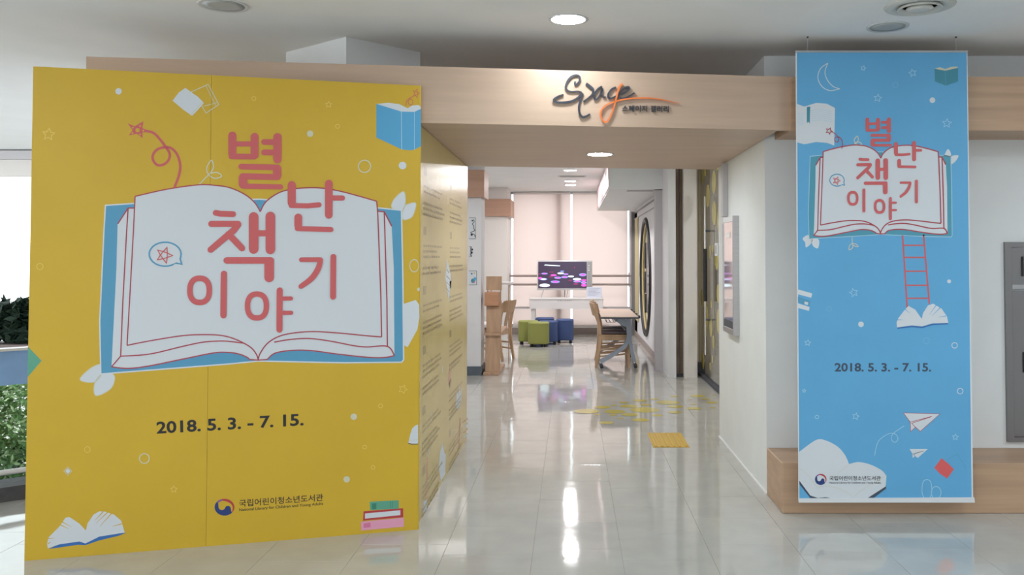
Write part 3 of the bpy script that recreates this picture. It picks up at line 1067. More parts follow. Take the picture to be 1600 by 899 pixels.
# trees outside, lower
tg = thing('tree', (-8.6, 13.5, -3.2), 'leafy green tree crowns seen through the balustrade glass at the left', 'tree')


def f2(r_):
    k = r_.randrange(9)
    cx, cy, cz, rr = [(-10.2, 12.6, -1.2, 1.0), (-9.0, 12.4, -0.7, 1.0), (-7.9, 12.3, -1.0, 1.0), (-6.9, 12.2, -0.6, 0.9), (-5.9, 12.4, -1.1, 0.9),
                      (-8.4, 12.9, -2.0, 1.1), (-7.3, 12.7, -1.9, 1.1), (-9.6, 13.0, -2.1, 1.1), (-6.2, 12.9, -1.9, 1.0)][k]
    a = Vector((r_.gauss(0, 1), r_.gauss(0, 1), r_.gauss(0, 1))).normalized() * rr * r_.uniform(0.6, 1.0)
    return Vector((cx, cy, cz)) + a


o = leaves(14000, f2, 0.065, rn).build('foliage', M['leaf'], tg, world=True, fix=False)
o['kind'] = 'stuff'
o = leaves(9000, f2, 0.055, rn).build('painted_lit_foliage', M['leaf_lit'], tg, world=True, fix=False)  # sunny leaves painted as a paler copy over the same crowns
o['kind'] = 'stuff'
MB().tube([(-8.6, 13.2, -3.2), (-8.5, 13.1, -2.2), (-8.2, 12.9, -1.2)], [0.16, 0.13, 0.07], 10).tube([(-8.5, 13.1, -2.2), (-7.3, 12.7, -1.2)], [0.1, 0.05], 8).build('trunk', M['soil'], tg, world=True)
struct('ground', MB().box(-30, XL - 0.2, BL0.y, 40, -3.3, -3.2), mat('bounce_ground', (0.38, 0.36, 0.33), 0.9, 0.2, noise=(2, 0.4)), 'garden ground below the atrium windows', 'ground')  # ground tone chosen to bounce daylight up onto the ceiling

# ================================================================== ceiling fittings
def downlight(px, py, z, d, lit, lab, name='downlight', lampmat='lamp', grp=None):
    p = on_floor(px, py, z)
    t = thing(name, (p.x, p.y, z), lab, 'downlight', grp)
    r_ = d / 2
    MB().lathe([(r_ * 0.80, 0.0), (r_ * 0.86, -0.004), (r_, -0.005), (r_ * 1.02, 0.0)], n=36).build('trim_ring', M['lampring'], t)
    n = 36
    MB().lathe([(0.0005, -0.0045), (r_ * 0.5, -0.0045), (r_ * 0.86, -0.0035)], n=n).build('diffuser', M[lampmat] if lit else M['lampoff'], t)
    return t


downlight(888, 30, H, 0.215, True, 'lit round downlight in the ceiling in front of the gallery sign', lampmat='lamp_front')
downlight(349, 8, H, 0.245, False, 'unlit round ceiling fitting at the top left')
downlight(1387, 41.5, H, 0.225, False, 'unlit round ceiling fitting above the blue banner, beside the air diffuser')
downlight(937, 241, ZB0, 0.205, True, 'lit round downlight in the beech soffit', lampmat='lamp')
for px, py, d, lab in ((891, 266.2, 0.205, 'nearest of the three lit corridor ceiling downlights'), (891, 283.3, 0.205, 'middle of the three lit corridor ceiling downlights'),
                       (891.5, 289.3, 0.205, 'farthest of the three lit corridor ceiling downlights')):
    downlight(px, py, H, d, True, lab, lampmat='lamp_in', grp='corridor ceiling downlights')
# unseen lamps added to light the hall around the viewer and the side spaces
k = 0
for (x, y) in ((-0.02, 1.9), (-0.02, -1.0), (-2.9, 1.9), (2.9, 1.9), (-2.9, -1.0), (2.9, -1.0), (4.6, 3.6), (3.0, 3.0)):
    t = thing('downlight', (x, y, H), 'added lit round downlight in the hall ceiling out of view', 'downlight', 'added hall downlights out of view')
    MB().lathe([(0.086, 0.0), (0.093, -0.004), (0.1075, -0.005), (0.11, 0.0)], n=24).build('trim_ring', M['lampring'], t)
    MB().lathe([(0.0005, -0.0045), (0.05, -0.0045), (0.093, -0.0035)], n=24).build('diffuser', M['lamp'], t)
for (x, y) in ((-0.02, 9.2), (-1.8, 13.5), (2.5, 9.0), (-1.9, 9.0)):  # added unseen lamps that brighten the corridor and side rooms
    t = thing('downlight', (x, y, H), 'added lit round downlight in the gallery ceiling out of view', 'downlight', 'added gallery downlights out of view')
    MB().lathe([(0.086, 0.0), (0.093, -0.004), (0.1075, -0.005), (0.11, 0.0)], n=24).build('trim_ring', M['lampring'], t)
    MB().lathe([(0.0005, -0.0045), (0.05, -0.0045), (0.093, -0.0035)], n=24).build('diffuser', M['lamp_in'], t)

# round air diffuser
p = on_floor(1437, 9, H)
av = thing('air_diffuser', (p.x, p.y, H), 'round stepped cream air diffuser in the ceiling above the blue banner', 'air vent')
MB().lathe([(0.11, -0.001), (0.135, -0.014), (0.17, -0.006), (0.175, 0.0)], n=40).build('outer_cone', M['ventwhite'], av)
MB().lathe([(0.085, -0.003), (0.105, -0.022), (0.112, -0.022), (0.10, -0.003)], n=40).build('middle_cone', M['ventwhite'], av)
MB().lathe([(0.0005, -0.028), (0.05, -0.027), (0.068, -0.018), (0.06, -0.004)], n=40).build('centre_cone', M['ventwhite'], av)
MB().lathe([(0.0005, -0.0006), (0.16, -0.0006)], n=40).build('throat', M['charcoal'], av)
# corridor linear diffuser and ceiling projector cone
p0, p1 = on_floor(872, 275.3, H), on_floor(916, 275.3, H)
lv = thing('linear_diffuser', ((p0.x + p1.x) / 2, p0.y, H), 'slim linear air diffuser across the corridor ceiling between downlights', 'air vent')
w_ = (p1.x - p0.x) / 2
MB().box(-w_, w_, -0.09, 0.09, -0.008, 0).build('diffuser_frame', M['ventwhite'], lv)
for dy in (-0.06, 0.05):
    MB().box(-w_ + 0.03, w_ - 0.03, dy - 0.008, dy + 0.008, -0.012, -0.008).build('slot', M['steel_dark'], lv)
p = on_floor(892, 272.5, H)
tag(MB().lathe([(0.05, 0.0), (0.055, -0.01), (0.02, -0.055), (0.012, -0.07), (0.0005, -0.072)], n=20).build('smoke_detector', M['silver'], origin=(p.x, p.y, H - 0.008)),
    'small grey cone detector on the corridor ceiling beside the nearest downlight', 'detector')

# ================================================================== yellow panel
pd = (PB - PA).normalized()
pn = Vector((pd.y, -pd.x, 0))                # towards the viewer
PL = (PB - PA).length
pan = thing('exhibition_panel', ((PA + PB) / 2)[:], 'big yellow exhibition panel with a giant open book and Korean title', 'panel')


def panel_map(px, py, lift):
    if px > 640:
        px = 640 + (px - 640) * 0.72
    return on_plane(px, py, PA + pn * lift, pn)


us = (on_plane(326, 500, PA, pn) - PA).dot(pd)
th = 0.025


def board(u0, u1, r0=0.0, r1=0.0):
    """upright board with rounded end corners"""
    prof = []
    def c(u, v): return PA + pd * u - pn * v
    pts = []
    if r0:
        pts += [c(u0 + r0 - r0 * math.cos(a), r0 - r0 * math.sin(a)) for a in np.linspace(0, math.pi / 2, 5)]
    else:
        pts += [c(u0, th), c(u0, 0)]
    if r1:
        pts += [c(u1 - r1 + r1 * math.sin(a), r1 - r1 * math.cos(a)) for a in np.linspace(0, math.pi / 2, 5)]
        pts += [c(u1, th)]
    else:
        pts += [c(u1, 0), c(u1, th)]
    if r0:
        pts += [c(u0, th)]
    return MB().prism([(v.x, v.y) for v in pts], 0.0, PH)


board(0, us - 0.0006).build('board', M['yellow'], pan, world=True)
board(us + 0.0006, PL, 0, 0.010).build('board', M['yellow'], pan, world=True)


def title(ink):
    c = 'coral'
    S = lambda pts, w, **k: ink.stroke(pts, w, c, **k)
    # byeol
    S([(363, 212), (363, 241.5)], 12.6); S([(397.8, 214), (397.8, 242.5)], 12.6)
    S([(363, 225), (398, 225)], 8); S([(361.5, 244.6), (397.5, 245)], 8.8)
    S([(433.4, 214.5), (433.4, 249)], 13); S([(412.5, 222), (433, 222.3)], 9); S([(412.5, 238.2), (433, 238.6)], 9)
    S([(377, 260.4), (433, 261.8)], 9); S([(433, 263.5), (433, 274.5)], 13); S([(379, 275.4), (434, 277)], 9.5)
    S([(379.7, 278), (379.7, 288)], 13.5); S([(380, 291), (438.5, 292.2)], 8)
    # nan
    S([(455.8, 289.5), (455.8, 317)], 12.8); S([(455, 321.3), (480, 321.8), (498.5, 320.2)], 8)
    S([(513.7, 287), (513.7, 336)], 12); S([(514, 309.4), (535, 309.6)], 8.2)
    S([(466, 340), (466, 353)], 12.2); S([(464.5, 357.3), (517, 358.9)], 8)
    # chaek
    S([(337, 332.8), (345, 334.2), (364, 334.8)], 9.2); S([(330, 350), (372, 350)], 9.6)
    S([(371.5, 351), (365, 360), (329, 390.5)], [10.8, 10.4, 9.6]); S([(357, 366), (378, 388)], 10)
    S([(396.3, 339), (396.3, 389.5)], 15); S([(422.4, 338.5), (422.4, 390)], 15); S([(398, 364.8), (421, 364.8)], 9.6)
    S([(354.3, 407.2), (423, 407.2)], 10.2); S([(420.5, 410), (420.5, 433.8)], 15)
    # i
    ink.ring(311.8, 454, 15.2, 19.0, 8.6, c, 28, 0.85); S([(349.8, 428), (349, 493)], 9.6)
    # ya
    ink.ring(401.4, 478.4, 14.8, 18.8, 8.4, c, 28, 0.85); S([(437, 454), (436.6, 515.5)], 9.5)
    S([(437, 466.9), (454.6, 466.7)], 6.6); S([(437, 489.2), (454.6, 489)], 6.6)
    # gi
    S([(470.8, 406), (500.5, 405.9)], 7.2); S([(500.8, 406.8), (497, 420), (487, 435), (470.2, 447.8)], [8.2, 9, 9, 7.6], sm=True)
    S([(520.8, 401.5), (520.3, 464)], 9)


BOOK_COVER = [(165.8, 322), (211, 319), (405, 312.5), (590, 326), (626.3, 329.6), (628.5, 440), (629.6, 562), (627, 565.2), (540, 566.2), (403.4, 563.5), (358, 568), (158.5, 583.6), (156.8, 503.5), (163.5, 360)]
LP = smooth([(211, 307), (260, 296), (310, 289), (338, 290), (360, 293.8), (383.4, 304.5), (398, 317), (406.7, 331)])
RP = smooth([(406.7, 331), (415, 316), (433.4, 302.5), (453.4, 296.2), (480, 293.6), (507, 294.6), (540, 301), (588.6, 314.6)])
RB = smooth([(616.3, 556), (600, 559), (573.6, 558.5), (527, 553.5), (486.8, 548.2), (456.8, 547.8), (430, 552), (417.4, 562)])
LB = smooth([(390, 562), (386, 558.5), (373.4, 553.5), (356.7, 551), (333.7, 551.8), (283.6, 561.8), (233.6, 572), (200.2, 576), (174.2, 573.5)])


def big_book(ink, k=1.0, fill='bookblue', edge='white', ew=4.2):
    w = 1.9 * k
    ink.stroke(BOOK_COVER, ew, edge, closed=True)
    ink.poly(BOOK_COVER, fill)
    pg = LP + RP[1:] + [(590.3, 330.3), (600.3, 331), (612, 353.6), (615.3, 420)] + RB + [(403.4, 562.5)] + LB + [(181.9, 420), (183.8, 350), (200.2, 325.3), (210, 325.3)]
    # white pages cut at the notch: yellow V between the page tops is left open
    ink.poly(pg, 'white')
    L = lambda pts, sm=True: ink.stroke(smooth(pts) if sm else pts, w, 'crimson', caps=False)
    L(LP, False); L(RP, False); L(RB, False); L(LB, False)
    L([(417.4, 562), (403.4, 563), (390, 562)], False)
    L([(211, 307), (208.5, 360), (203, 460), (198.5, 540)], False)
    L([(210, 325.3), (200.2, 325.3), (184, 350)], False)
    L([(200.2, 325.3), (197.9, 360), (192, 470), (188.5, 556.9), (174.2, 573.5)], False)
    L([(198.5, 540), (233.6, 533), (283.6, 525), (317, 523.2), (345, 524.4), (366.7, 530), (390, 541.8), (400, 553), (403.4, 562)])
    L([(188.5, 556.9), (233.6, 553.6), (283.6, 542), (317, 535), (345, 533.2), (362, 534.2), (381.7, 536.8)])
    L([(403.4, 562), (407, 551.5), (420, 535), (443.4, 523.5), (483.5, 518.5), (526.9, 520.5), (573.6, 525), (596.3, 526.8)])
    L([(428.4, 535), (453.4, 530.8), (483.5, 529.3), (516.8, 533.5), (553.5, 540.6), (573.6, 542.5), (605.3, 541.5), (616.3, 556)])
    L([(588.6, 314.6), (590.3, 335), (591.3, 360), (595, 460), (596.3, 526.8)], False)
    L([(590.3, 330.3), (600.3, 331), (612, 353.6)], False)
    L([(600.3, 331), (601.3, 360), (604.5, 470), (605.3, 541.5)], False)


def bubble(ink, k=1.0):
    pts = [(258 + 25 * math.cos(t), 397.4 + 18.8 * math.sin(t)) for t in np.linspace(R(48), R(372), 22)]
    ink.stroke(pts + [(281.5, 405), (284, 413), (274.7, 411.4)], 2.3 * k, 'bookblue', closed=True)
    ink.star(256.5, 399, 13, 1.8 * k, 'coral', rot=0.35, core=True)


def sprout(ink, a, b, l1, l2, w, name):
    ink.stroke([a, b], w, name)
    for l in (l1, l2):
        ink.stroke(smooth([b] + l, 5, True), w, name, closed=True)


def leaf_pair(ink, A, B, name='white', edge='paleblue'):
    for P in (A, B):
        ink.poly(P, edge if False else name, sm=True)


def emblem(ink, cx, cy, rx, ry):
    """taegeuk-like two-tone swirl"""
    def E(a, r_=1.0): return (cx + rx * r_ * math.cos(R(a)), cy + ry * r_ * math.sin(R(a)))
    # blue crescent with round head
    blue = [E(a) for a in range(40, 226, 12)]
    blue += [E(a, q) for a, q in ((225, 0.94), (210, 0.72), (190, 0.62), (170, 0.60), (150, 0.55), (125, 0.42), (100, 0.26), (60, 0.12), (0, 0.10), (-40, 0.22), (-20, 0.48), (0, 0.60), (20, 0.68), (35, 0.82))]
    ink.poly(blue, 'navy')
    pur = [E(a) for a in range(216, 262, 9)] + [E(a, 0.80) for a in range(258, 216, -9)]
    ink.poly(pur, 'violet')
    red = [E(a) for a in range(252, 402, 10)] + [E(400, 0.94)] + [E(a, q) for a, q in ((385, 0.88), (365, 0.84), (345, 0.80), (325, 0.75), (305, 0.71), (285, 0.71), (270, 0.74), (256, 0.80))]
    ink.poly(red, 'red')


# book picture with pages in relief of ink, title, date, emblem and the small marks
ik = Ink(panel_map)
big_book(ik)
ik.part('book_picture', pan, 'printed open white book on a blue cover')
ik = Ink(panel_map, 0.0022); title(ik); ik.part('title_lettering', pan, 'coral Korean title letters')
ik = Ink(panel_map, 0.0022); bubble(ik); ik.part('speech_bubble', pan)
Ink(panel_map).words('date_lettering', pan, 'black printed date', panel_map, 0.0005, '2018. 5. 3. - 7. 15.', [(244.2, 659.3), (474.5, 646.2), (474.5, 665.5), (244.8, 678.6)], 'ink', 0.026, 0.022)
ik = Ink(panel_map)
emblem(ik, 350.8, 793, 15.5, 13.2)
ik.part('emblem', pan, 'blue and red swirl emblem')
ik = Ink(panel_map)
ik.text('국립어린이청소년도서관', [(373.6, 781.5), (505, 772), (505, 783), (373.8, 792.8)], 'ink', 0.012)
ik.text('National Library for Children and Young Adults', [(373.8, 794.8), (505, 785), (505, 790.8), (373.8, 801)], 'ink', 0.01)
ik.part('library_lettering', pan)
# star and curl
ik = Ink(panel_map)
ik.poly([(199.5, 192.8), (210.5, 197.5), (224.2, 189.4), (222.5, 200), (233.5, 206), (222.5, 207), (222.9, 216), (213.5, 209), (201.2, 211.8), (207, 203.5)], 'coral')
for q in ((207.5, 199.5), (219, 197), (224, 204.2), (219, 210), (207, 207.8)):
    ik.poly([(q[0] - 1.8, q[1]), (q[0], q[1] - 1.8), (q[0] + 1.8, q[1]), (q[0], q[1] + 1.8)], 'yellow')
ik.ell(215, 203.4, 3.4, 3.4, 'yellow')
ik.stroke([(228, 204.5), (240, 208), (250, 218), (259, 230), (265, 240), (263.5, 250), (256, 257), (246, 258), (239, 250), (239.5, 241), (246, 233.5), (256, 230.5), (267, 231.5), (276.5, 241), (281.5, 257), (280, 273), (273, 292)], 3.9, 'coral', sm=True)
ik.part('shooting_star', pan)
ik = Ink(panel_map)
sprout(ik, (312, 287.5), (326.5, 272.5), [(322.8, 263), (330.3, 250.5), (333.6, 261.5)], [(338.7, 269.5), (346.3, 275.5), (335, 278.8)], 1.7, 'pale')
ik.part('sprout', pan)
ik = Ink(panel_map)
ik.stroke([(298.6, 143.8), (325.3, 132), (342, 163.4), (322, 176.8), (311, 158)], 1.3, 'pale', closed=True)
ik.stroke([(318.5, 166), (340.5, 160)], 1.0, 'pale'); ik.stroke([(322, 134.5), (337, 165)], 1.0, 'pale')
ik.poly([(289.6, 137.4), (300, 145), (309, 151), (318.7, 161), (309, 172), (300.3, 181), (287, 172), (269.6, 157.4), (279, 145)], 'white')
ik.stroke([(297.5, 180), (305, 172), (316, 160)], 1.0, 'pale')
ik.part('paper_sheets', pan)
# blue book in the corner
ik = Ink(panel_map)
ik.poly([(588, 162.4), (627, 174.4), (650.3, 175), (664.6, 170), (664.6, 228.3), (650.3, 234), (640, 235), (627.6, 233.5), (588, 215)], 'skyblue')
ik.poly([(588, 162.4), (607, 160.7), (623.6, 162.7), (637, 169.4), (645.3, 165), (660, 164.2), (664.6, 168), (664.6, 170), (650.3, 175), (627, 174.4)], 'white')
ik.stroke([(627.2, 174.4), (627.6, 233.5)], 1.0, 'paleblue'); ik.stroke([(650.3, 175), (650.3, 234)], 1.0, 'paleblue')
ik.part('blue_book_picture', pan)
ik = Ink(panel_map)
ik.star(654, 146, 7.5, 1.1, 'coral', rot=0.3, core=True)
ik.stroke([(648, 151), (641, 153), (635.5, 158), (634.2, 165), ], 1.1, 'coral', sm=True); ik.ring(642.5, 159.5, 4.6, 4.8, 1.1, 'coral', 16)
ik.part('corner_star', pan)
# leaves
LR_A = [(629.6, 328.6), (617, 327), (611.5, 322), (617, 310), (630.3, 299.6), (633.6, 313.6)]
LR_B = [(629.6, 328.6), (635.3, 320), (653.6, 318), (647, 337), (634, 343.4), (629, 341)]
LL_A = [(156.8, 570), (140, 577), (125, 593.6), (146.8, 597.6), (158.5, 585)]
LL_B = [(160, 584), (178.5, 587), (173.5, 607), (150, 618.6), (147.8, 600)]
for A in (LR_A, LR_B, LL_A, LL_B):
    ik = Ink(panel_map, 0.0003, 0.00003)
    ik.poly(A, 'white', sm=True)
    ik.stroke(smooth(A, 5, True), 1.3, 'pale', closed=True)
    ik.part('leaf_picture', pan)
# dots, rings, stars
def mark(parent, mapper, lift, name, fn):
    k = Ink(mapper, lift)
    fn(k)
    k.part(name, parent)


for x, y, r_ in ((185.2, 142.7, 5), (484.5, 209, 5), (629, 258.8, 6), (552.7, 651.5, 5), (541.7, 749.4, 5), (659.5, 452.4, 3)):
    mark(pan, panel_map, 0.0004, 'dot_mark', lambda k: k.ell(x, y, r_, r_, 'white' if r_ == 6 or x == 185.2 else 'pale'))
for x, y, r_ in ((569.6, 260, 9.6), (650, 415.4, 9.6), (225.6, 716.8, 7.6)):
    mark(pan, panel_map, 0.0004, 'ring_mark', lambda k: k.ring(x, y, r_, r_, 1.6, 'pale'))
for x, y, r_ in ((396.7, 154, 3.2), (527.5, 197.4, 3.2), (62.4, 416.7, 5), (136.6, 702.9, 4.5), (594.6, 634.6, 3.2), (569.7, 699, 3), (583, 730.8, 3)):
    mark(pan, panel_map, 0.0004, 'ring_mark', lambda k: k.ring(x, y, r_, r_, 0.9, 'faint', 14))
for x, y, r_, w_, a_ in ((76, 210, 9.5, 1.6, 0.1), (513.5, 163.4, 5, 1.0, 0), (629.6, 608.6, 7, 1.0, 0.4), (271.6, 765, 5.5, 1.1, 0)):
    mark(pan, panel_map, 0.0004, 'star_mark', lambda k: k.star(x, y, r_, w_, 'faint', a_, 0.5))
mark(pan, panel_map, 0.0004, 'diamond_mark', lambda k: k.stroke([(99.5, 736.4), (106, 730), (112.5, 736.4), (106, 743)], 0.9, 'pale', closed=True).poly([(101.8, 736.4), (106, 732), (110.2, 736.4), (106, 740.8)], 'white'))
ik = Ink(panel_map)
ik.poly([(43.6, 542), (65, 564), (43.0, 590)], 'green'); ik.poly([(43.6, 542), (65, 564), (43.2, 568)], 'dkgreen') if False else None
ik.part('green_diamond', pan)
# white torn book at the right edge and lower one
ik = Ink(panel_map)
ik.poly([(631, 475), (653.6, 469), (661, 476.8), (661.3, 496.8), (657, 515), (637, 542.5), (631, 540)], 'white')
ik.part('white_book_picture', pan)
ik = Ink(panel_map)
ik.poly([(638, 693), (641, 680), (645.7, 669.7), (652, 665.5), (658.5, 663.5), (658.5, 690), (657.5, 693.9)], 'white')
ik.stroke([(638.5, 693.2), (645, 694.6), (657.5, 694.2)], 1.2, 'slate'); ik.stroke([(639, 688.5), (658, 687.5)], 0.7, 'pale')
ik.part('white_book_picture', pan)
# open book bottom left
BK = [(74.5, 857.4), (73.5, 849.7), (76, 840), (93, 823), (102.4, 809.3), (108.6, 808.4), (124, 818.6), (134.4, 829.5), (136.6, 818.6), (146, 804.7), (155, 799.4), (164.5, 800), (178.5, 804.7), (189.3, 814), (195, 832.6), (155, 839), (133.4, 849.7), (124, 846.6), (93, 851)]
ik = Ink(panel_map)
ik.poly([(76, 858.4), (93, 850), (124, 845.6), (133.4, 848.7), (155, 836.5), (197, 833), (186, 837.5), (155, 845), (133.4, 852.4), (121, 851.8)], 'midblue')
ik.poly(BK, 'white')
for a, b in (((93, 820), (108, 827)), ((96, 815.5), (112, 824)), ((74, 842), (85, 841)), ((74.5, 850), (80, 847.5)), ((168, 801), (150, 818)), ((174, 803), (156, 823)), ((190, 819), (176, 823)), ((161, 800), (148, 814))):
    ik.stroke([a, b], [1.6, 0.4], 'yellow', caps=False)
ik.part('open_book_picture', pan)
# stack of books bottom right
ik = Ink(panel_map)
ik.poly([(577.4, 784.5), (623, 782), (623, 795.4), (578.4, 797.5)], 'green'); ik.poly([(581, 787.2), (588, 786.8), (588, 796), (581.3, 796.4)], 'dkgreen')
for x in (610, 613):
    ik.stroke([(x, 784.5), (x, 794)], 0.8, 'dkgreen')
ik.poly([(568, 799.4), (630, 794.7), (630, 808.7), (567.2, 814)], 'red'); ik.poly([(570.3, 802.8), (625.5, 797.8), (625.5, 805.3), (570.3, 811)], 'white')
ik.poly([(564, 815.8), (630.8, 809.3), (631, 823.4), (564.3, 829.4)], 'pink'); ik.poly([(568, 818.2), (579, 817), (579, 824.4), (568, 825.4)], 'dkpink')
ik.part('book_stack_picture', pan)

# ================================================================== yellow side panel
sp = thing('side_panel', (XS, 6.1, 0), 'yellow text panel lining the left side of the corridor mouth', 'panel')
sy0 = PB.y + 0.065
MB().box(XS - 0.04, XS, sy0, YE - 0.1, 0, ZB0 - 0.003).build('board', M['yellow_side'], sp, world=True)


def side_map(px, py, lift):
    return on_plane(px, py, Vector((XS + lift, 0, 0)), Vector((1, 0, 0)))


def side_uv(y, z, lift):
    return Vector((XS + lift, y, z))


ik = Ink(side_uv)
rs = random.Random(5)
for col in (5.03, 6.12):
    z = 1.98
    for para in range(6):
        ik.poly([(col, z), (col + 0.10, z), (col + 0.10, z + 0.05), (col, z + 0.05)], 'inkgrey')
        z -= 0.07
        for grp in range(2):
            for ln in range(2 + (para + grp) % 2):
                u = col
                wid = 0.72 * rs.uniform(0.7, 1.0)
                while u < col + wid:
                    w_ = rs.uniform(0.03, 0.09)
                    ik.poly([(u, z), (u + w_, z), (u + w_, z + 0.013), (u, z + 0.013)], 'inkgrey')
                    u += w_ + 0.02
                z -= 0.032
            z -= 0.035
        z -= 0.05
        ik.l = 0.0004
ik.part('text_lines', sp, 'rows of small grey printed text')['kind'] = 'stuff'
ik = Ink(side_map)
ik.poly([(699, 404.6), (705.4, 439), (701, 471), (695.8, 433.5)], 'white')
for q in (0.25, 0.4, 0.55, 0.7):
    ik.stroke([(699 - 2.6 * (1 - abs(1 - 2 * q)) + 0.5, 404.6 + 66 * q), (699 + 5 * (1 - abs(1 - 2 * q)), 404.6 + 66 * q + 6)], 0.9, 'inkgrey', caps=False)
ik.part('folded_paper_picture', sp)
mark(sp, side_map, 0.0004, 'leaf_picture', lambda k: k.poly([(703.5, 565), (704.6, 585), (702, 607), (699.6, 592)], 'pinkfaint'))
mark(sp, side_map, 0.0004, 'open_book_picture', lambda k: k.poly([(712, 632), (714, 612), (716, 618), (718, 601), (719, 615), (721, 606), (720.5, 628), (716.5, 640), (713, 640)], 'white'))
mark(sp, side_map, 0.0004, 'white_book_picture', lambda k: k.poly([(691, 692), (694.5, 708), (696.8, 711), (695.6, 741), (689, 753), (685.4, 730), (687.5, 708)], 'white'))
mark(sp, side_map, 0.0004, 'pencil_picture', lambda k: k.stroke([(668.2, 716), (665.5, 784)], 2.2, 'pinkfaint', caps=False).poly([(661.5, 784), (667, 781), (667, 797), (661.5, 802)], 'white'))
mark(sp, side_map, 0.0004, 'pencil_picture', lambda k: k.stroke([(719, 653), (717.5, 701)], 2.4, 'pinkfaint', caps=False))
for q_, y_ in enumerate((654, 662, 670, 678)):
    mark(sp, side_map, 0.0004, 'book_stripe', lambda k: k.stroke([(723.5, y_ + 7), (731, y_)], 1.8, 'white' if q_ % 2 else 'pinkfaint', caps=False))
for x, y_, r_ in ((5.35, 0.52, 0.02), (5.25, 0.33, 0.02), (6.2, 0.62, 0.018), (5.8, 0.75, 0.016)):
    mark(sp, side_uv, 0.0004, 'sparkle', lambda k: k.poly([(x - r_ * 0.6, y_), (x, y_ - r_ * 2), (x + r_ * 0.6, y_), (x, y_ + r_ * 2)], 'white'))

# ================================================================== blue banner
YN = 5.02
bn = thing('hanging_banner', at(1384, 785, YN)[:], 'tall sky-blue hanging banner with an open book, ladder and paper planes', 'banner')


def ban_map(px, py, lift):
    return at(px, py, YN - lift)


bq = [at(*q, YN) for q in ((1243, 79.5), (1511.6, 79.5), (1520.5, 780), (1247.6, 780))]
MB().solid(bq, (0, 0.003, 0)).build('cloth', M['railwhite'], bn, world=True)
ik = Ink(ban_map)
ik.poly([(1245, 81.5), (1510.4, 81.5), (1518.2, 780), (1249, 780)], 'blue_banner')
ik.part('blue_print', bn)
rb = [at(*q, YN - 0.008) for q in ((1248, 779.5), (1522.4, 778), (1523.4, 785.8), (1248.4, 785.8))]
MB().solid(rb, (0, 0.014, 0)).build('bottom_rail', M['railwhite'], bn, world=True)
tr = [at(*q, YN - 0.004) for q in ((1242.6, 79), (1512.4, 79), (1512.4, 82), (1242.6, 82))]
MB().solid(tr, (0, 0.01, 0)).build('top_rail', M['steel'], bn, world=True)
for px, hp in ((1262, 1264), (1494, 1492.5)):
    a = at(px, 80, YN)
    h_ = on_floor(hp, 52, H)
    MB().tube([a, Vector((a.x, YN, H - 0.005))], 0.0007, 5).build('cord', M['railwhite'], bn, world=True)
    MB().lathe([(0.007, 0), (0.007, -0.003), (0.003, -0.009), (0.0005, -0.010)], c=Vector((a.x, YN, H)) - bn.location, n=12).build('hook', M['charcoal'], bn)

# artwork: same drawing, fitted from the panel's plane to the banner's
def pan_uv(px, py):
    v = on_plane(px, py, PA, pn)
    return ((v - PA).dot(pd), v.z)


src = [(356.5, 206), (520.6, 397), (520.6, 468), (292, 454), (437, 520), (539, 309.6), (157.5, 583), (628, 565), (165, 322), (626, 330), (310, 289), (480, 293.6)]
dst = [(1349.6, 177.6), (1432.8, 278), (1432.8, 316.5), (1319.4, 309), (1391, 342.7), (1442, 230.5), (1265.5, 371.5), (1486.5, 372), (1266, 248), (1484, 248.5), (1335, 232), (1412, 232)]
A_, b_ = [], []
for (sx, sy), (tx, ty) in zip(src, dst):
    u, v = pan_uv(sx, sy)
    A_.append([u, v, 1]); b_.append([tx, ty])
AF = np.linalg.lstsq(np.array(A_), np.array(b_), rcond=None)[0]


def art_map(px, py, lift):
    u, v = pan_uv(px, py)
    q = np.array([u, v, 1]) @ AF
    return ban_map(float(q[0]), float(q[1]), lift)


ik = Ink(art_map, 0.0008); big_book(ik, 1.9, 'bannerteal', 'paleblue', 4.0); ik.part('book_picture', bn, 'printed open white book')
ik = Ink(art_map, 0.0026); title(ik); ik.part('title_lettering', bn, 'coral Korean title letters')
ik = Ink(art_map, 0.0026); bubble(ik, 1.3); ik.part('speech_bubble', bn)
B0 = 0.0008
ik = Ink(ban_map, B0)
ik.stroke(smooth([(1293.5, 98.8), (1282, 107.4), (1278, 122), (1284.7, 135.5), (1297, 141.6), (1312.2, 138.9)], 6) + smooth([(1312.2, 138.9), (1302, 135.2), (1293, 125.5), (1289, 112.7), (1293.5, 98.8)], 6), 1.2, 'white')
ik.part('moon', bn)
for x, y, r_ in ((1348.8, 106.6, 4.2), (1426, 114, 6.3), (1371.5, 153.3, 6.3), (1479.5, 192.8, 7.4), (1334, 457.5, 7), (1256.4, 611, 3), (1337.2, 651, 5.6), (1492.8, 683.5, 5), (1262, 536, 5)):
    mark(bn, ban_map, B0, 'star_mark', lambda k: k.star(x, y, r_, 0.9, 'paleblue', rot=random.uniform(-.3, .3)))
for x, y, r_ in ((1399, 132.7, 4), (1295.4, 482.8, 3.8), (1447.5, 532.7, 4.6), (1276.5, 652, 2.8)):
    mark(bn, ban_map, B0, 'ring_mark', lambda k: k.ring(x, y, r_, r_, 0.8, 'paleblue' if r_ < 3 else 'faintblue', 16))
for x, y, r_ in ((1491.6, 540, 4.3), (1500.3, 611.5, 4.4)):
    mark(bn, ban_map, B0, 'ring_mark', lambda k: k.ring(x, y, r_, r_, 1.1, 'white', 16))
for x, y, r_ in ((1456.9, 156.7, 4.4), (1345.3, 507, 4.4), (1483, 439.9, 3)):
    mark(bn, ban_map, B0, 'dot_mark', lambda k: k.ell(x, y, r_, r_, 'white'))
mark(bn, ban_map, B0, 'oval_mark', lambda k: k.ring(1448.3, 764.8, 7.6, 15, 1.0, 'paleblue', 24, 0.8))
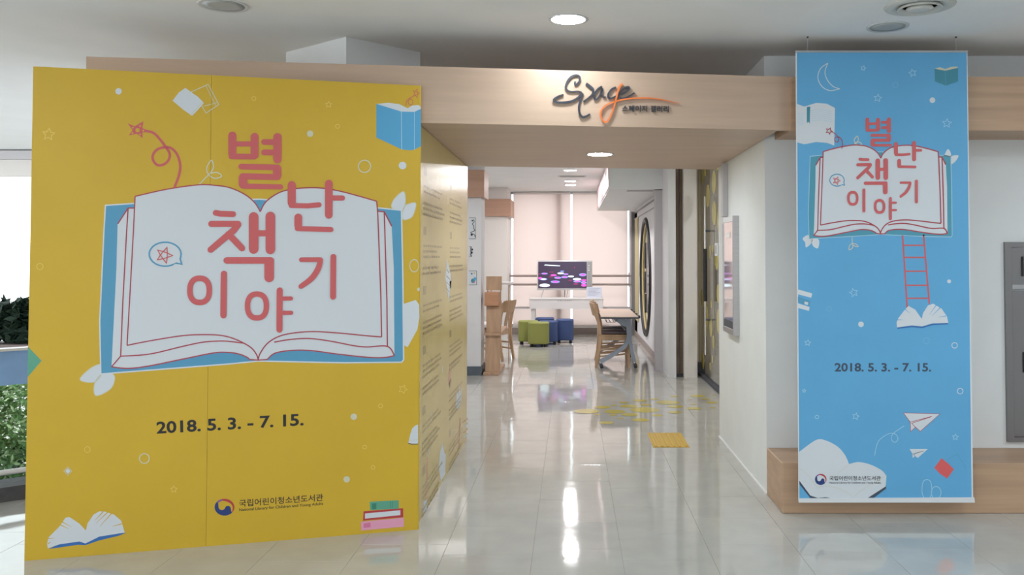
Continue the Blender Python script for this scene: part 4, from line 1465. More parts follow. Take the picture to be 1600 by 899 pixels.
mark(bn, ban_map, B0, 'oval_mark', lambda k: k.ring(1462.7, 770.2, 7.6, 9.6, 1.0, 'paleblue', 20))
ik = Ink(ban_map, B0)
ik.poly([(1460, 107.4), (1476.9, 110), (1497, 106), (1497, 127.4), (1478, 134), (1460.9, 127.4)], 'teal')
ik.poly([(1460, 107.4), (1468.9, 105), (1476.9, 108), (1486, 104.5), (1495.6, 104), (1497, 106), (1476.9, 110.6)], 'pale')
ik.stroke([(1476.9, 110), (1478, 134)], 0.8, 'bookblue')
ik.part('teal_book_picture', bn)
ik = Ink(ban_map, B0)
ik.poly([(1245.2, 162.4), (1256.7, 166.6), (1275.4, 160.9), (1291.4, 162), (1304.7, 168.8), (1303.4, 227.5), (1292.7, 223.5), (1275.4, 222), (1256.7, 225.6), (1245.6, 222.6)], 'white')
for k in range(6):
    y_ = 173 + k * 3.2
    ik.stroke([(1268, y_), (1284, y_ - 1.6), (1300, y_ + 1.4)], 0.5, 'paleblue', caps=False)
    ik.stroke([(1246, y_ + 4), (1256, y_ + 6)], 0.5, 'paleblue', caps=False)
ik.poly([(1260.7, 167.4), (1266, 166.6), (1265.2, 193.3), (1262.8, 190), (1260.7, 192.8)], 'teal')
ik.part('white_book_picture', bn)
ik = Ink(ban_map, B0 + 0.001)
ik.star(1295.4, 204.8, 5.2, 1.3, 'crimson', rot=0.4)
ik.stroke([(1299, 206), (1305.5, 209.5), (1310.5, 216), (1308.7, 222), (1304.5, 220.5), (1304.8, 215.5), (1311.4, 214.5), (1316, 221), (1315.4, 232.3)], 1.2, 'crimson', sm=True)
ik.part('shooting_star', bn)
ik = Ink(ban_map, B0)
sprout(ik, (1330, 231.5), (1336.8, 223.5), [(1334.5, 219), (1339.5, 212.8), (1341, 219)], [(1342, 222), (1346.5, 225.3), (1341, 226.8)], 1.3, 'pale')
ik.part('sprout', bn)
ik = Ink(ban_map, B0)
sprout(ik, (1331.4, 371.5), (1331.6, 381), [(1327.5, 384), (1326.8, 390.5), (1332.3, 387)], [(1336, 381), (1341, 385.3), (1336, 385)], 1.2, 'pale')
ik.part('sprout', bn)
ik = Ink(ban_map, B0, 0.00002)
ik.poly([(1484, 254), (1475, 250.5), (1474.6, 245), (1480.9, 233.3), (1486, 240.8)], 'white', sm=True)
ik.part('leaf_picture', bn)
ik = Ink(ban_map, B0)
ik.poly([(1485, 246), (1490, 243), (1497.7, 243.5), (1493, 252), (1486.6, 256.6), (1484, 253)], 'white', sm=True)
ik.part('leaf_picture', bn)
ik = Ink(ban_map, B0)
ik.poly([(1254, 373), (1262, 367.5), (1269, 372), (1268, 380), (1259.4, 386.7), (1258, 379)], 'white', sm=True)
ik.part('leaf_picture', bn)
ik = Ink(ban_map, B0)
ik.poly([(1268, 372), (1279.4, 375), (1278, 388), (1270, 384)], 'white', sm=True)
ik.part('leaf_picture', bn)
ik = Ink(ban_map, B0)
ik.stroke([(1410.2, 368), (1417.4, 481.5)], 2.5, 'coral', caps=False); ik.stroke([(1443, 366.7), (1452, 474.8)], 2.5, 'coral', caps=False)
for y_, a, b in ((383.5, 1411.5, 1444), (402.5, 1412.8, 1445.6), (424, 1414.2, 1447.4), (446, 1415.4, 1449.2), (466.3, 1416.8, 1451)):
    ik.stroke([(a, y_), (b, y_)], 2.2, 'coral', caps=False)
ik.part('ladder_picture', bn)
ik = Ink(ban_map, B0 + 0.001)
ik.stroke([(1402, 513.2), (1424.8, 510.4), (1440.9, 512), (1456.9, 507.2), (1481, 506)], 2.0, 'midblue', caps=False)
ik.poly([(1401.4, 512), (1400.8, 504), (1403.5, 497.5), (1414, 484), (1419.5, 478.3), (1430, 484), (1440.3, 498.8), (1442.2, 489.5), (1450, 477.5), (1458.2, 474.8), (1471.5, 482.8), (1479.6, 494.8), (1481.7, 505), (1456.9, 505.5), (1440.9, 510.3), (1424.8, 508.7)], 'white')
for a, b in (((1412, 482), (1422, 490)), ((1402, 500), (1410, 500)), ((1463, 477), (1452, 492)), ((1469, 481), (1456, 494)), ((1478, 494), (1466, 496))):
    ik.stroke([a, b], [1.3, 0.3], 'blue_banner', caps=False)
ik.part('open_book_picture', bn)
ik = Ink(ban_map, B0)
ik.poly([(1246.6, 452.3), (1269.2, 458.8), (1267.4, 465.5), (1246.7, 460)], 'white'); ik.poly([(1246.7, 463.6), (1266, 470.8), (1264.7, 478.3), (1246.8, 472.8)], 'bookblue')
ik.poly([(1257, 471.4), (1263, 472.6), (1262.4, 477), (1257, 475.8)], 'white'); ik.poly([(1246.8, 474.3), (1265, 480), (1264, 486), (1246.9, 481.5)], 'white')
ik.part('side_books_picture', bn)
Ink(ban_map).words('date_lettering', bn, 'dark printed date', ban_map, B0, '2018. 5. 3. - 7. 15.', [(1304.2, 567.4), (1455, 567.4), (1455, 581.2), (1304.2, 581.2)], 'slate', 0.026, 0.022)
ik = Ink(ban_map, B0)
ik.poly([(1411.7, 645.7), (1468.7, 647), (1438, 674.5), (1430.6, 668), (1422.8, 674.5), (1422, 660)], 'white')
ik.stroke([(1422.2, 660), (1411.7, 645.7), (1468.7, 647), (1438, 674.5), (1430.6, 668), (1422.8, 674.5), (1422.2, 660), (1456, 651)], 0.9, 'crimson', caps=False)
ik.stroke([(1455, 651.6), (1424.5, 661.8), (1430.6, 668)], 0.9, 'crimson', caps=False)
ik.part('paper_plane', bn)
ik = Ink(ban_map, B0)
ik.poly([(1421.3, 702), (1449.8, 702), (1434, 716), (1429.7, 713), (1426, 716), (1425.8, 709.7)], 'white')
ik.stroke([(1425.8, 709.7), (1443, 705), (1427.5, 710.8), (1429.7, 713)], 0.6, 'slate', caps=False)
ik.part('paper_plane', bn)
ik = Ink(ban_map, B0)
ik.stroke([(1366.6, 711.8), (1372.6, 690), (1389, 678), (1400, 679.5), (1403, 687), (1398, 691.5), (1393, 687), (1395.5, 678), (1412.6, 666)], 0.9, 'paleblue', sm=True)
ik.part('flight_trail', bn)
ik = Ink(ban_map, B0)
ik.poly([(1471, 716.3), (1482, 725), (1490.4, 733.7), (1486, 740), (1479.9, 748), (1469, 741), (1459.7, 731.3), (1466, 723)], 'brightred')
ik.stroke([(1480, 718.5), (1496, 709.5), (1509, 733)], 0.7, 'bookblue'); ik.stroke([(1481, 722), (1490.4, 731)], 0.7, 'bookblue')
ik.part('red_book_picture', bn)
ik = Ink(ban_map, B0)
ik.poly([(1249, 750.5), (1253, 753), (1266, 775), (1277, 778), (1300, 776.5), (1304, 779.9), (1267, 779.9), (1249, 757)], 'slate')
ik.poly([(1353, 779.9), (1384.5, 758.5), (1384.4, 764), (1363.5, 779.9)], 'slate')
ik.poly(smooth([(1248.4, 706.7), (1275, 688), (1290, 688.6), (1308, 697.7), (1320, 711), (1326.7, 725.6)]) + smooth([(1326.7, 725.6), (1341, 722.4), (1359, 726), (1377, 735), (1385.2, 744)]) + [(1383.8, 760.5), (1353.7, 779.9), (1304, 779.9), (1290, 777.3), (1278, 778.6), (1266, 774.5), (1249, 751.5)], 'white')
for q in ([(1249, 732), (1262, 742), (1278, 764)], [(1278, 764), (1285, 760), (1305, 762), (1325, 771), (1333, 778)], [(1333, 778), (1350, 764), (1384, 744.5)], [(1326, 726), (1308, 741)]):
    ik.stroke(q, 0.6, 'pale', sm=True, caps=False)
ik.part('big_book_picture', bn)
ik = Ink(ban_map, B0 + 0.001)
emblem(ik, 1282.4, 749.5, 9, 8.7)
ik.part('emblem', bn, 'blue and red swirl emblem')
ik = Ink(ban_map, B0 + 0.001)
ik.text('국립어린이청소년도서관', [(1296, 744), (1376, 744), (1376, 751.3), (1296, 751.3)], 'ink', 0.012)
ik.text('National Library for Children and Young Adults', [(1296, 753.2), (1376, 753.2), (1376, 756.8), (1296, 756.8)], 'ink', 0.01)
ik.part('library_lettering', bn)

# ================================================================== gallery sign on the fascia
sgn = thing('gallery_sign', (0.2, fascia_y(0.2), 2.42), 'raised navy and orange script sign of the gallery on the beech fascia', 'sign')
fnv = -fn


def fas_map(px, py, lift):
    return on_plane(px, py, FA + fnv * lift, fnv)


def relief(name, strokes, m, parent, z0=0.003, z1=0.013):
    mb = MB()
    for pts, w in strokes:
        p2 = smooth(pts, 6)
        n0 = len(pts)
        ws = w if isinstance(w, (list, tuple)) else [w] * n0
        P = [Vector(p) for p in p2]
        n = len(P)
        vs, fs = [], []
        for i, p in enumerate(P):
            d = (P[min(i + 1, n - 1)] - P[max(i - 1, 0)])
            d = d.normalized() if d.length > 1e-6 else Vector((1, 0))
            nn = Vector((-d.y, d.x))
            ww = float(np.interp(i / (n - 1) * (n0 - 1), range(n0), ws)) / 2
            a, b = p + nn * ww, p - nn * ww
            vs += [fas_map(a.x, a.y, z1), fas_map(b.x, b.y, z1), fas_map(b.x, b.y, z0), fas_map(a.x, a.y, z0)]
        for i in range(n - 1):
            o = 4 * i
            for k in range(4):
                fs.append((o + k, o + (k + 1) % 4, o + 4 + (k + 1) % 4, o + 4 + k))
        fs += [(0, 1, 2, 3), (4 * n - 1, 4 * n - 2, 4 * n - 3, 4 * n - 4)]
        mb.add(vs, fs)
    return mb.build(name, m, parent, world=True)


relief('letter', [([(880.6, 147.8), (872, 151), (865.5, 156), (869, 159.6), (880, 160.2), (893, 158.4), (904, 152), (908.6, 145.5), (903, 142.8), (894, 143.2), (887, 141.5), (884, 136), (887, 127), (893, 120), (900, 117.6), (905.5, 120), (905.5, 126.5), (901, 131.8), (898.3, 131), (898.8, 127.2)],
                   [2.2, 3, 3.6, 3.2, 3.4, 3.6, 3.4, 3.0, 2.4, 2.2, 2.6, 3.2, 3.6, 3.4, 3, 3, 3, 3, 3, 2.4])], M['letter'], sgn)
relief('letter', [([(915.8, 130.6), (921, 134.5), (926.5, 140), (925.5, 147), (919, 153.5), (911.5, 159)], [3.8, 4.4, 4, 2.8, 2.4, 3]),
                  ([(911, 146), (907.3, 155), (904.6, 166), (905.4, 176), (909.5, 182.6), (915, 182), (922, 178.2)], [2.2, 2.8, 3.2, 3.4, 3.6, 3, 2.2])], M['letter'], sgn)
relief('letter', [([(940.5, 135), (934, 139.5), (929, 147), (928.4, 153.5), (932, 155.4), (937, 149), (941.2, 138.5), (940.3, 146.5), (942.5, 151.2), (946.5, 151.8)], [2.6, 2.8, 3.2, 3.2, 2.6, 2.4, 2.8, 2.4, 2.4, 2.4])], M['letter'], sgn)
relief('letter', [([(962.5, 136.5), (956, 139.5), (951, 146), (950.3, 152), (954.5, 154), (962, 150.2)], [3, 3, 3, 3.2, 2.8, 2])], M['letter'], sgn)
relief('letter', [([(966, 149), (976, 145), (982.6, 138.8), (981.5, 135.8), (975, 138.4), (968.5, 145.5), (967.6, 151.5), (972, 154.2), (981, 151.4), (991.6, 144.7)], [2.2, 2.6, 3.2, 3, 2.8, 3, 3.2, 3.2, 2.6, 2])], M['letter'], sgn)
relief('orange_stroke', [([(973, 131.2), (968.5, 135), (965.2, 144), (962, 157), (957.5, 173), (951.5, 186), (946.5, 190.8), (941, 187.2), (938.2, 179), (941, 170.5), (948.5, 163.5), (959, 159.4), (977.5, 154.9), (1004, 153.2), (1027.5, 154.6), (1062, 161.6)],
                          [3.2, 3, 2.6, 2.4, 2.4, 2.4, 2.4, 2.4, 2.4, 2.4, 2.2, 2.2, 2.4, 2.2, 2.0, 0.6])], M['orange'], sgn, 0.006, 0.017)
vs_, fs_ = text_tris('스페이지 갤러리', 0.016)
mb = MB()
tl, tr_, br, bl_ = Vector((972, 164.2)), Vector((1045, 165.4)), Vector((1045, 175.6)), Vector((972, 174.6))
pf, pbk = [], []
for u, v in vs_:
    q = bl_.lerp(br, u).lerp(tl.lerp(tr_, u), v)
    pf.append(fas_map(q.x, q.y, 0.012)); pbk.append(fas_map(q.x, q.y, 0.003))
n_ = len(pf)
ed = {}
for f in fs_:
    for i in range(len(f)):
        e = (f[i], f[(i + 1) % len(f)])
        ed[tuple(sorted(e))] = ed.get(tuple(sorted(e)), 0) + 1
side = [(a, b, n_ + b, n_ + a) for (a, b), c in ed.items() if c == 1]
mb.add(pf + pbk, [list(f) for f in fs_] + side)
mb.build('korean_lettering', M['letter'], sgn, world=True, fix=False)

# ================================================================== corridor wall fittings (right)
yA, yB2 = (XC - 0.045) / ((1131 - 895) / F), XC / ((1157 - 895) / F)
z1, z0 = at(1157, 337, yB2).z, at(1157, 525, yB2).z
cab = thing('display_case', (XC, (yA + yB2) / 2, z0), 'steel-framed glossy wall case on the white corridor wall', 'wall case')
MB().box(XC - 0.040, XC + 0.0, yB2 + 0.03, yA - 0.02, z0 + 0.04, z1 - 0.04).build('panel', M['pinkpoly'], cab, world=True)
MB().box(XC - 0.045, XC, yB2, yB2 + 0.03, z0, z1).build('frame_stile', M['steel'], cab, world=True)
MB().box(XC - 0.045, XC, yA - 0.02, yA, z0, z1).build('frame_stile', M['steel'], cab, world=True)
MB().box(XC - 0.045, XC, yB2 + 0.03, yA - 0.02, z1 - 0.04, z1).build('frame_rail', M['railwhite'], cab, world=True)
MB().box(XC - 0.045, XC, yB2 + 0.03, yA - 0.02, z0, z0 + 0.04).build('frame_rail', M['steel'], cab, world=True)
MB().box(XC - 0.044, XC - 0.040, yB2 + 0.14, yB2 + 0.30, z1 - 0.16, z1 - 0.12).build('label_plate', M['whitetable'], cab, world=True)
MB().box(XC - 0.043, XC - 0.040, yB2 + 0.04, yA - 0.04, z0 + 0.045, z0 + 0.10).build('dark_tray', M['charcoal'], cab, world=True)
ya0 = XC / ((1140 - 895) / F)
ya1 = ya0 + 0.06
tag(MB().bbox(XC - 0.045, XC, ya0, ya1, at(1140, 339, ya0).z, at(1140, 255, ya0).z, 0.004, 1).build('cable_duct', M['frame'], origin=(XC - 0.035, (ya0 + ya1) / 2, 1.9)),
    'grey vertical duct above the steel-framed case', 'duct')
ys = XC / ((1122.8 - 895) / F)
sw = thing('light_switch', (XC, ys, at(1122, 390, ys).z), 'small white switch plate at the back end of the corridor wall', 'switch')
MB().bbox(-0.014, 0, -0.06, 0.06, -0.055, 0.055, 0.003, 1).build('plate', M['railwhite'], sw)
MB().bbox(-0.02, -0.012, -0.03, 0.03, -0.035, 0.035, 0.002, 1).build('rocker', M['frame'], sw)

# steel cabinet at the right edge
cx0 = at(1568, 400, YW).x
cz1, cz0 = at(1585, 378.5, YW).z, at(1585, 690, YW).z
fc = thing('steel_cabinet', (cx0 + 0.35, YW, cz0), 'grey steel wall cabinet with slot handles at the right edge', 'cabinet')
cx1 = cx0 + 0.78
fw = 0.042
MB().box(cx0, cx0 + fw, YW - 0.02, YW, cz0, cz1).box(cx1 - fw, cx1, YW - 0.02, YW, cz0, cz1).box(cx0 + fw, cx1 - fw, YW - 0.02, YW, cz1 - 0.033, cz1).box(cx0 + fw, cx1 - fw, YW - 0.02, YW, cz0, cz0 + 0.03).build('frame', M['steel_dark'], fc, world=True)
zs = at(1590, 453.5, YW).z
for (a, b, hz0, hz1) in ((zs + 0.004, cz1 - 0.036, at(1595, 432, YW).z, at(1595, 401, YW).z), (cz0 + 0.033, zs - 0.004, at(1595, 582, YW).z, at(1595, 550, YW).z)):
    dr = MB().box(cx0 + fw + 0.003, cx1 - fw - 0.003, YW - 0.015, YW, a, b).build('door', M['steel_dark'], fc, world=True)
    xh = at(1595.3, 416, YW).x
    MB().bbox(xh - 0.007, xh + 0.007, YW - 0.024, YW - 0.014, hz0, hz1, 0.003, 1).build('handle', M['black'], dr, world=True)
MB().box(cx0 + fw + 0.003, cx1 - fw - 0.003, YW - 0.017, YW - 0.014, at(1590, 452, YW).z, at(1590, 445, YW).z).build('name_strip', M['steel'], fc, world=True)

# ================================================================== floor markings
p0, p1 = on_floor(1010.5, 677.5), on_floor(1077.5, 699.5)
tx0, tx1 = on_floor(1020.6, 699.5).x, p1.x
tc = thing('tactile_tile', ((tx0 + tx1) / 2, (p0.y + p1.y) / 2, 0), 'yellow ribbed tactile paving tile on the cream floor', 'tactile tile')
w_, l_ = (tx1 - tx0) / 2, (p0.y - p1.y) / 2
MB().box(-w_, w_, -l_, l_, 0, 0.004).build('tile_base', M['tactile'], tc)
for k in range(6):
    x = -w_ + (k + 0.5) * 2 * w_ / 6
    MB().bbox(x - 0.011, x + 0.011, -l_ + 0.01, l_ - 0.01, 0.003, 0.010, 0.003, 1).build('rib', M['tactile'], tc)
DOTS = [(737, 408, 136, 22), (588, 429, 96, 17), (487, 455, 70, 12), (625, 463, 168, 30), (795, 450, 108, 22), (878, 394, 95, 16), (1003, 427, 226, 38),
        (1070, 368, 80, 14), (1293, 364, 145, 24), (1368, 395, 84, 18), (1432, 427, 118, 34), (1078, 467, 152, 26), (1256, 485, 145, 26), (1442, 478, 60, 16),
        (380, 473, 155, 28), (222, 512, 245, 40), (495, 516, 208, 38), (785, 499, 284, 48), (640, 544, 164, 30), (480, 549, 74, 14), (332, 544, 60, 18),
        (1073, 522, 132, 24), (905, 551, 112, 22), (550, 578, 70, 16), (745, 595, 168, 34), (415, 622, 146, 28), (1217, 399, 36, 10), (1255, 442, 56, 12), (1450, 354, 40, 14)]
for (zx, zy, w, h) in DOTS:
    px, py = 880 + zx / 6.154, 560 + zy / 6.154
    a = on_floor(px - w / 12.3, py)
    b = on_floor(px + w / 12.3, py)
    if b.x > GX - 0.05 and b.y < 7.3:
        continue
    c = on_floor(px, py)
    r_ = (b.x - a.x) / 2
    MB().add([(c.x + r_ * math.cos(t * math.pi / 12), c.y + r_ * math.sin(t * math.pi / 12), 0.0018) for t in range(24)] , [list(range(24))]).build('yellow_dot', M['dot'], fl)

# ================================================================== stools
def make_stool(m, loc, lab, size=(0.37, 0.37, 0.40)):
    t = thing('stool', loc, lab, 'stool', 'padded stools in front of the white table')
    w, d, h = size
    mb = MB()
    # rounded square body
    def ringp(sx, z):
        out = []
        for k in range(32):
            a = 2 * math.pi * k / 32
            c_, s_ = math.cos(a), math.sin(a)
            out.append((sx * w / 2 * math.copysign(abs(c_) ** 0.55, c_), sx * d / 2 * math.copysign(abs(s_) ** 0.55, s_), z))
        return out
    prof = [(0.95, 0.05), (0.99, 0.055), (1.0, 0.08), (1.0, h - 0.03), (0.985, h - 0.012), (0.94, h - 0.001), (0.6, h + 0.004), (0.02, h + 0.006)]
    vs, fs = [], []
    for s_, z in prof:
        vs += ringp(s_, z)
    for i in range(len(prof) - 1):
        for k in range(32):
            fs.append((i * 32 + k, i * 32 + (k + 1) % 32, (i + 1) * 32 + (k + 1) % 32, (i + 1) * 32 + k))
    fs += [list(range(32))[::-1], list(range((len(prof) - 1) * 32, len(prof) * 32))]
    mb.add(vs, fs, 0, True)
    mb.build('padded_body', m, t)
    mb = MB()
    pts = ringp(0.995, h - 0.02)
    mb.tube(pts + [pts[0]], 0.004, 5, caps=False)
    mb.build('piping', m, t)
    for sx in (-1, 1):
        for sy in (-1, 1):
            f = MB().lathe([(0.022, 0.0), (0.026, 0.012), (0.024, 0.052)], c=(sx * w * 0.33, sy * d * 0.33, 0), n=12).build('foot', M['black'], t)
    return t


def st(px, py, m, lab, s=0.37, h=0.4):
    p = on_floor(px, py)
    make_stool(m, (p.x, p.y + s / 2, 0), lab, (s, s, h))


st(841, 543, M['olive'], 'front olive green padded stool nearest the viewer', 0.355, 0.405)
st(824.6, 539, M['olive'], 'olive green padded stool at the left, partly behind the front one', 0.345, 0.40)
st(856.5, 539.4, M['denim'], 'navy padded stool directly right of the front green stool', 0.33, 0.40)
st(882.4, 536.9, M['denim'], 'navy padded stool at the right end of the row', 0.31, 0.41)
st(851, 532.5, M['denim'], 'navy padded stool at the back, only its top showing', 0.34, 0.40)

# ================================================================== white table, screen, paper
YT = 16.05
a = at(826.8, 466, YT)
b = at(943, 466, YT)
zt_ = a.z
wt = thing('white_table', ((a.x + b.x) / 2, YT + 0.3, 0), 'white table with a deep front apron under the screen', 'table')
MB().bbox(a.x, b.x, YT, YT + 0.5, zt_ - 0.03, zt_, 0.005, 1).build('table_top', M['whitetable'], wt, world=True)
MB().box(a.x + 0.01, b.x - 0.01, YT + 0.01, YT + 0.03, at(850, 483, YT).z, zt_ - 0.03).build('front_apron', M['whitetable'], wt, world=True)
for x in (a.x + 0.07, b.x - 0.07):
    for y in (YT + 0.06, YT + 0.44):
        MB().box(x - 0.035, x + 0.035, y - 0.025, y + 0.025, 0, zt_ - 0.03).build('leg', M['whitetable'], wt, world=True)
for x in (a.x + 0.005, b.x - 0.02):
    MB().box(x, x + 0.015, YT + 0.03, YT + 0.47, at(850, 483, YT).z, zt_ - 0.03).build('side_apron', M['whitetable'], wt, world=True)
lx0, lx1 = at(871, 469, YT).x, at(894, 469, YT).x
mb = MB()
x = lx0
rr = random.Random(2)
while x < lx1:
    w_ = rr.uniform(0.012, 0.03)
    mb.box(x, x + w_, YT + 0.0075, YT + 0.0095, zt_ - 0.055, zt_ - 0.038)
    x += w_ + 0.012
mb.build('label_strip', M['frame'], wt, world=True)['kind'] = 'stuff'

YV = YT + 0.2
tl_, br_ = at(839, 407, YV), at(925.5, 453.5, YV)
tv = thing('display_screen', ((tl_.x + br_.x) / 2, YV, zt_), 'silver-framed flat screen showing glowing pink and blue ovals on dark purple', 'screen')
MB().bbox(tl_.x, br_.x, YV, YV + 0.06, br_.z, tl_.z, 0.008, 2).build('housing', M['silver'], tv, world=True)
sx0, sz1 = at(841, 409, YV).x, at(841, 409, YV).z
sx1, sz0 = at(916.8, 450.5, YV).x, at(916.8, 450.5, YV).z
MB().box(sx0, sx1, YV - 0.002, YV + 0.001, sz0, sz1).build('screen', M['screen'], tv, world=True)
MB().box(sx1 + 0.006, br_.x - 0.012, YV - 0.003, YV + 0.001, sz0, sz1).build('button_panel', mat('grey_buttons', (0.36, 0.36, 0.36), 0.4), tv, world=True)
for py in (415.5, 419, 422.5):
    q = at(920.2, py, YV)
    MB().lathe([(0.014, 0), (0.014, 0.006), (0.0005, 0.007)], mtx=Matrix.Rotation(R(90), 3, 'X'), c=Vector((q.x, YV - 0.002, q.z)) - tv.location, n=10).build('button', M['railwhite'], tv)


def scr_map(px, py, lift):
    return at(px, py, YV - 0.0025 - lift)


ik = Ink(scr_map, 0.0005, 0.0001)
OV = [(258, 327, 50, 13, 'bp'), (240, 414, 62, 17, 'bw'), (190, 398, 30, 17, 'p'), (400, 352, 50, 15, 'p'), (510, 322, 52, 14, 'w'), (590, 336, 40, 12, 'bp'), (535, 290, 30, 9, 'b'),
      (465, 392, 55, 17, 'bp'), (572, 382, 54, 17, 'bp'), (670, 371, 48, 13, 'w'), (425, 455, 72, 20, 'bp'), (260, 511, 82, 26, 'w'), (855, 345, 58, 24, 'bp'), (765, 414, 66, 17, 'w'),
      (770, 447, 62, 17, 'bp'), (870, 430, 50, 14, 'p'), (870, 467, 46, 20, 'bp'), (872, 508, 42, 22, 'p'), (745, 488, 40, 16, 'r'), (355, 378, 28, 10, 'r'), (660, 434, 34, 9, 'r'), (365, 303, 40, 6, 'r'), (183, 332, 22, 9, 'r'), (725, 232, 10, 14, 'r')]
for (zx, zy, rx, ry, kd) in OV:
    x, y, rx, ry = 825 + zx / 9.99, 395 + zy / 9.99, rx / 9.99, ry / 9.99
    if x + rx > 916.6:
        rx = min(rx, 916.5 - x)
    if kd[0] == 'b':
        ik.ell(x, y, rx, ry, 'glow_blue', 16)
        if len(kd) > 1:
            ik.ell(x + 0.3, y, rx * 0.62, ry * 0.66, 'glow_pink' if kd[1] == 'p' else 'glow_white', 14)
    else:
        ik.ell(x, y, rx, ry, {'w': 'glow_white', 'p': 'glow_pink', 'r': 'glow_plum'}[kd], 16)
ik.poly([(852, 413.6), (875, 415), (875, 416.2), (862, 415.8), (850, 414.8)], 'glow_white')
ik.part('screen_image', tv)['kind'] = 'stuff'
for px0, px1 in ((849.5, 845.5), (887.5, 885)):
    p, q = at(px0, 453, YV), at(px1, 465.5, YV)
    MB().tube([(p.x, YV + 0.03, p.z), (q.x, YV + 0.02, zt_ + 0.003)], 0.008, 8).build('stand_leg', M['frame'], tv, world=True)
MB().tube([((tl_.x + br_.x) / 2, YV + 0.06, tl_.z - 0.3), ((tl_.x + br_.x) / 2, YV + 0.24, zt_ + 0.004)], 0.01, 8).build('stand_leg', M['frame'], tv, world=True)
# paper notice
q0, q1 = at(916.5, 449, YT + 0.07), at(940.5, 465, YT + 0.07)
pp = thing('notice_sheet', ((q0.x + q1.x) / 2, YT + 0.08, zt_), 'pale printed notice sheet propped on the right of the white table', 'notice')
MB().solid([(q0.x, YT + 0.12, q0.z), (q1.x, YT + 0.12, q0.z), (q1.x, YT + 0.07, zt_), (q0.x, YT + 0.07, zt_)], (0, 0.004, 0)).build('sheet', M['paper'], pp, world=True)
mb = MB()
for k in range(6):
    f_ = 0.15 + k * 0.12
    z_ = zt_ + (q0.z - zt_) * (1 - f_)
    y_ = YT + 0.07 + 0.05 * (1 - f_) - 0.002
    mb.box(q0.x + 0.03, q1.x - 0.03 - 0.04 * (k % 3), y_ - 0.001, y_, z_ - 0.003, z_ + 0.003)
mb.build('text_lines', mat('grey_text', (0.42, 0.44, 0.55), 0.6), pp, world=True)['kind'] = 'stuff'

# ================================================================== folding table with castors
zt2 = 0.725
e0, e1 = on_floor(939, 495, zt2), on_floor(998, 495, zt2)
f0 = on_floor(944, 482.6, zt2)
ft = thing('folding_table', ((e0.x + e1.x) / 2, (e0.y + f0.y) / 2, 0), 'beige-topped folding table on grey Y-shaped legs with castors', 'table')
x0, x1, y0, y1 = e0.x, e1.x, e0.y, f0.y
MB().bbox(x0 + 0.004, x1 - 0.004, y0 + 0.004, y1 - 0.004, zt2 - 0.012, zt2, 0.003, 1).build('table_top', M['tabletop'], ft, world=True)
MB().box(x0, x1, y0, y1, zt2 - 0.03, zt2 - 0.010).build('edge_band', M['charcoal'], ft, world=True)
for k in range(4):
    yy_ = y0 + 0.15 + k * (y1 - y0 - 0.3) / 3
    MB().bbox(x1 - 0.005, x1 + 0.03, yy_ - 0.05, yy_ + 0.05, zt2 - 0.03, zt2 + 0.004, 0.004, 1).build('edge_clip', M['charcoal'], ft, world=True)


def frame_at(yl):
    xc = x0 + (984.5 - 939) / 59 * (x1 - x0)
    g = lambda px, py: (x0 + (px - 939) / 59 * (x1 - x0), yl, 0) and Vector((x0 + (px - 938) / 59 * (x1 - x0), yl, max(0.0, 0.09 + (563 - py) / 64 * 0.59)))
    lg = MB().path(smooth3([g(984, 498), g(984, 512), g(984.5, 526), g(981, 536), g(974, 543), g(958, 553), g(938.5, 563)]), 0.055, 0.055, side=(0, 1, 0)).build('leg', M['greypaint'], ft, world=True)
    lg2 = MB().path([g(985, 500), g(986, 525), g(989, 545), g(994, 563)], 0.05, 0.045, side=(0, 1, 0)).build('leg', M['greypaint'], ft, world=True)
    MB().path([g(956, 497), g(963, 500), g(978, 506), g(985, 510)], 0.05, [0.02, 0.06, 0.09, 0.05], side=(0, 1, 0)).build('bracket', M['greypaint'], ft, world=True)
    MB().tube([g(967, 503), g(979, 517)], 0.008, 6).build('folding_stay', M['steel_dark'], ft, world=True)
    for q in (g(939, 563), g(994, 563)):
        MB().tube([(q.x, yl, 0.10), (q.x, yl, 0.05)], 0.014, 8).build('castor_stem', M['chrome'], ft, world=True)
        MB().lathe([(0.012, -0.022), (0.03, -0.022), (0.037, -0.015), (0.037, 0.015), (0.03, 0.022), (0.012, 0.022)], mtx=Matrix.Rotation(R(75), 3, 'Y') , c=Vector((q.x + 0.01, yl, 0.038)) - ft.location, n=18).build('castor', M['charcoal'], ft)


def smooth3(P, k=5):
    out = []
    n = len(P)
    for i in range(n - 1):
        a_, b_, c_, d_ = P[max(i - 1, 0)], P[i], P[i + 1], P[min(i + 2, n - 1)]
        for j in range(k):
            t = j / k
            out.append(0.5 * ((2 * b_) + (c_ - a_) * t + (2 * a_ - 5 * b_ + 4 * c_ - d_) * t * t + (3 * b_ - a_ - 3 * c_ + d_) * t ** 3))
    return out + [P[-1]]


frame_at(on_floor(966, 576).y)
frame_at(y1 - 0.12)
zz = zt2 - 0.07
MB().box(x0 + 0.30, x0 + 0.34, y0 + 0.3, y1 - 0.3, zz, zz + 0.04).build('cross_beam', M['greypaint'], ft, world=True)
mb = MB()
for dx in (0.09, 0.14, 0.19):
    mb.tube([(x0 + dx, y0 + 0.35, zz - 0.03), (x0 + dx, y1 - 0.35, zz - 0.03)], 0.005, 6)
mb.tube([(x0 + 0.09, y0 + 0.35, zz + 0.04), (x0 + 0.09, y0 + 0.35, zz - 0.03), (x0 + 0.2, y0 + 0.35, zz - 0.03), (x0 + 0.26, y0 + 0.35, zz + 0.04)], 0.005, 6)
mb.build('book_rack', M['steel_dark'], ft, world=True)

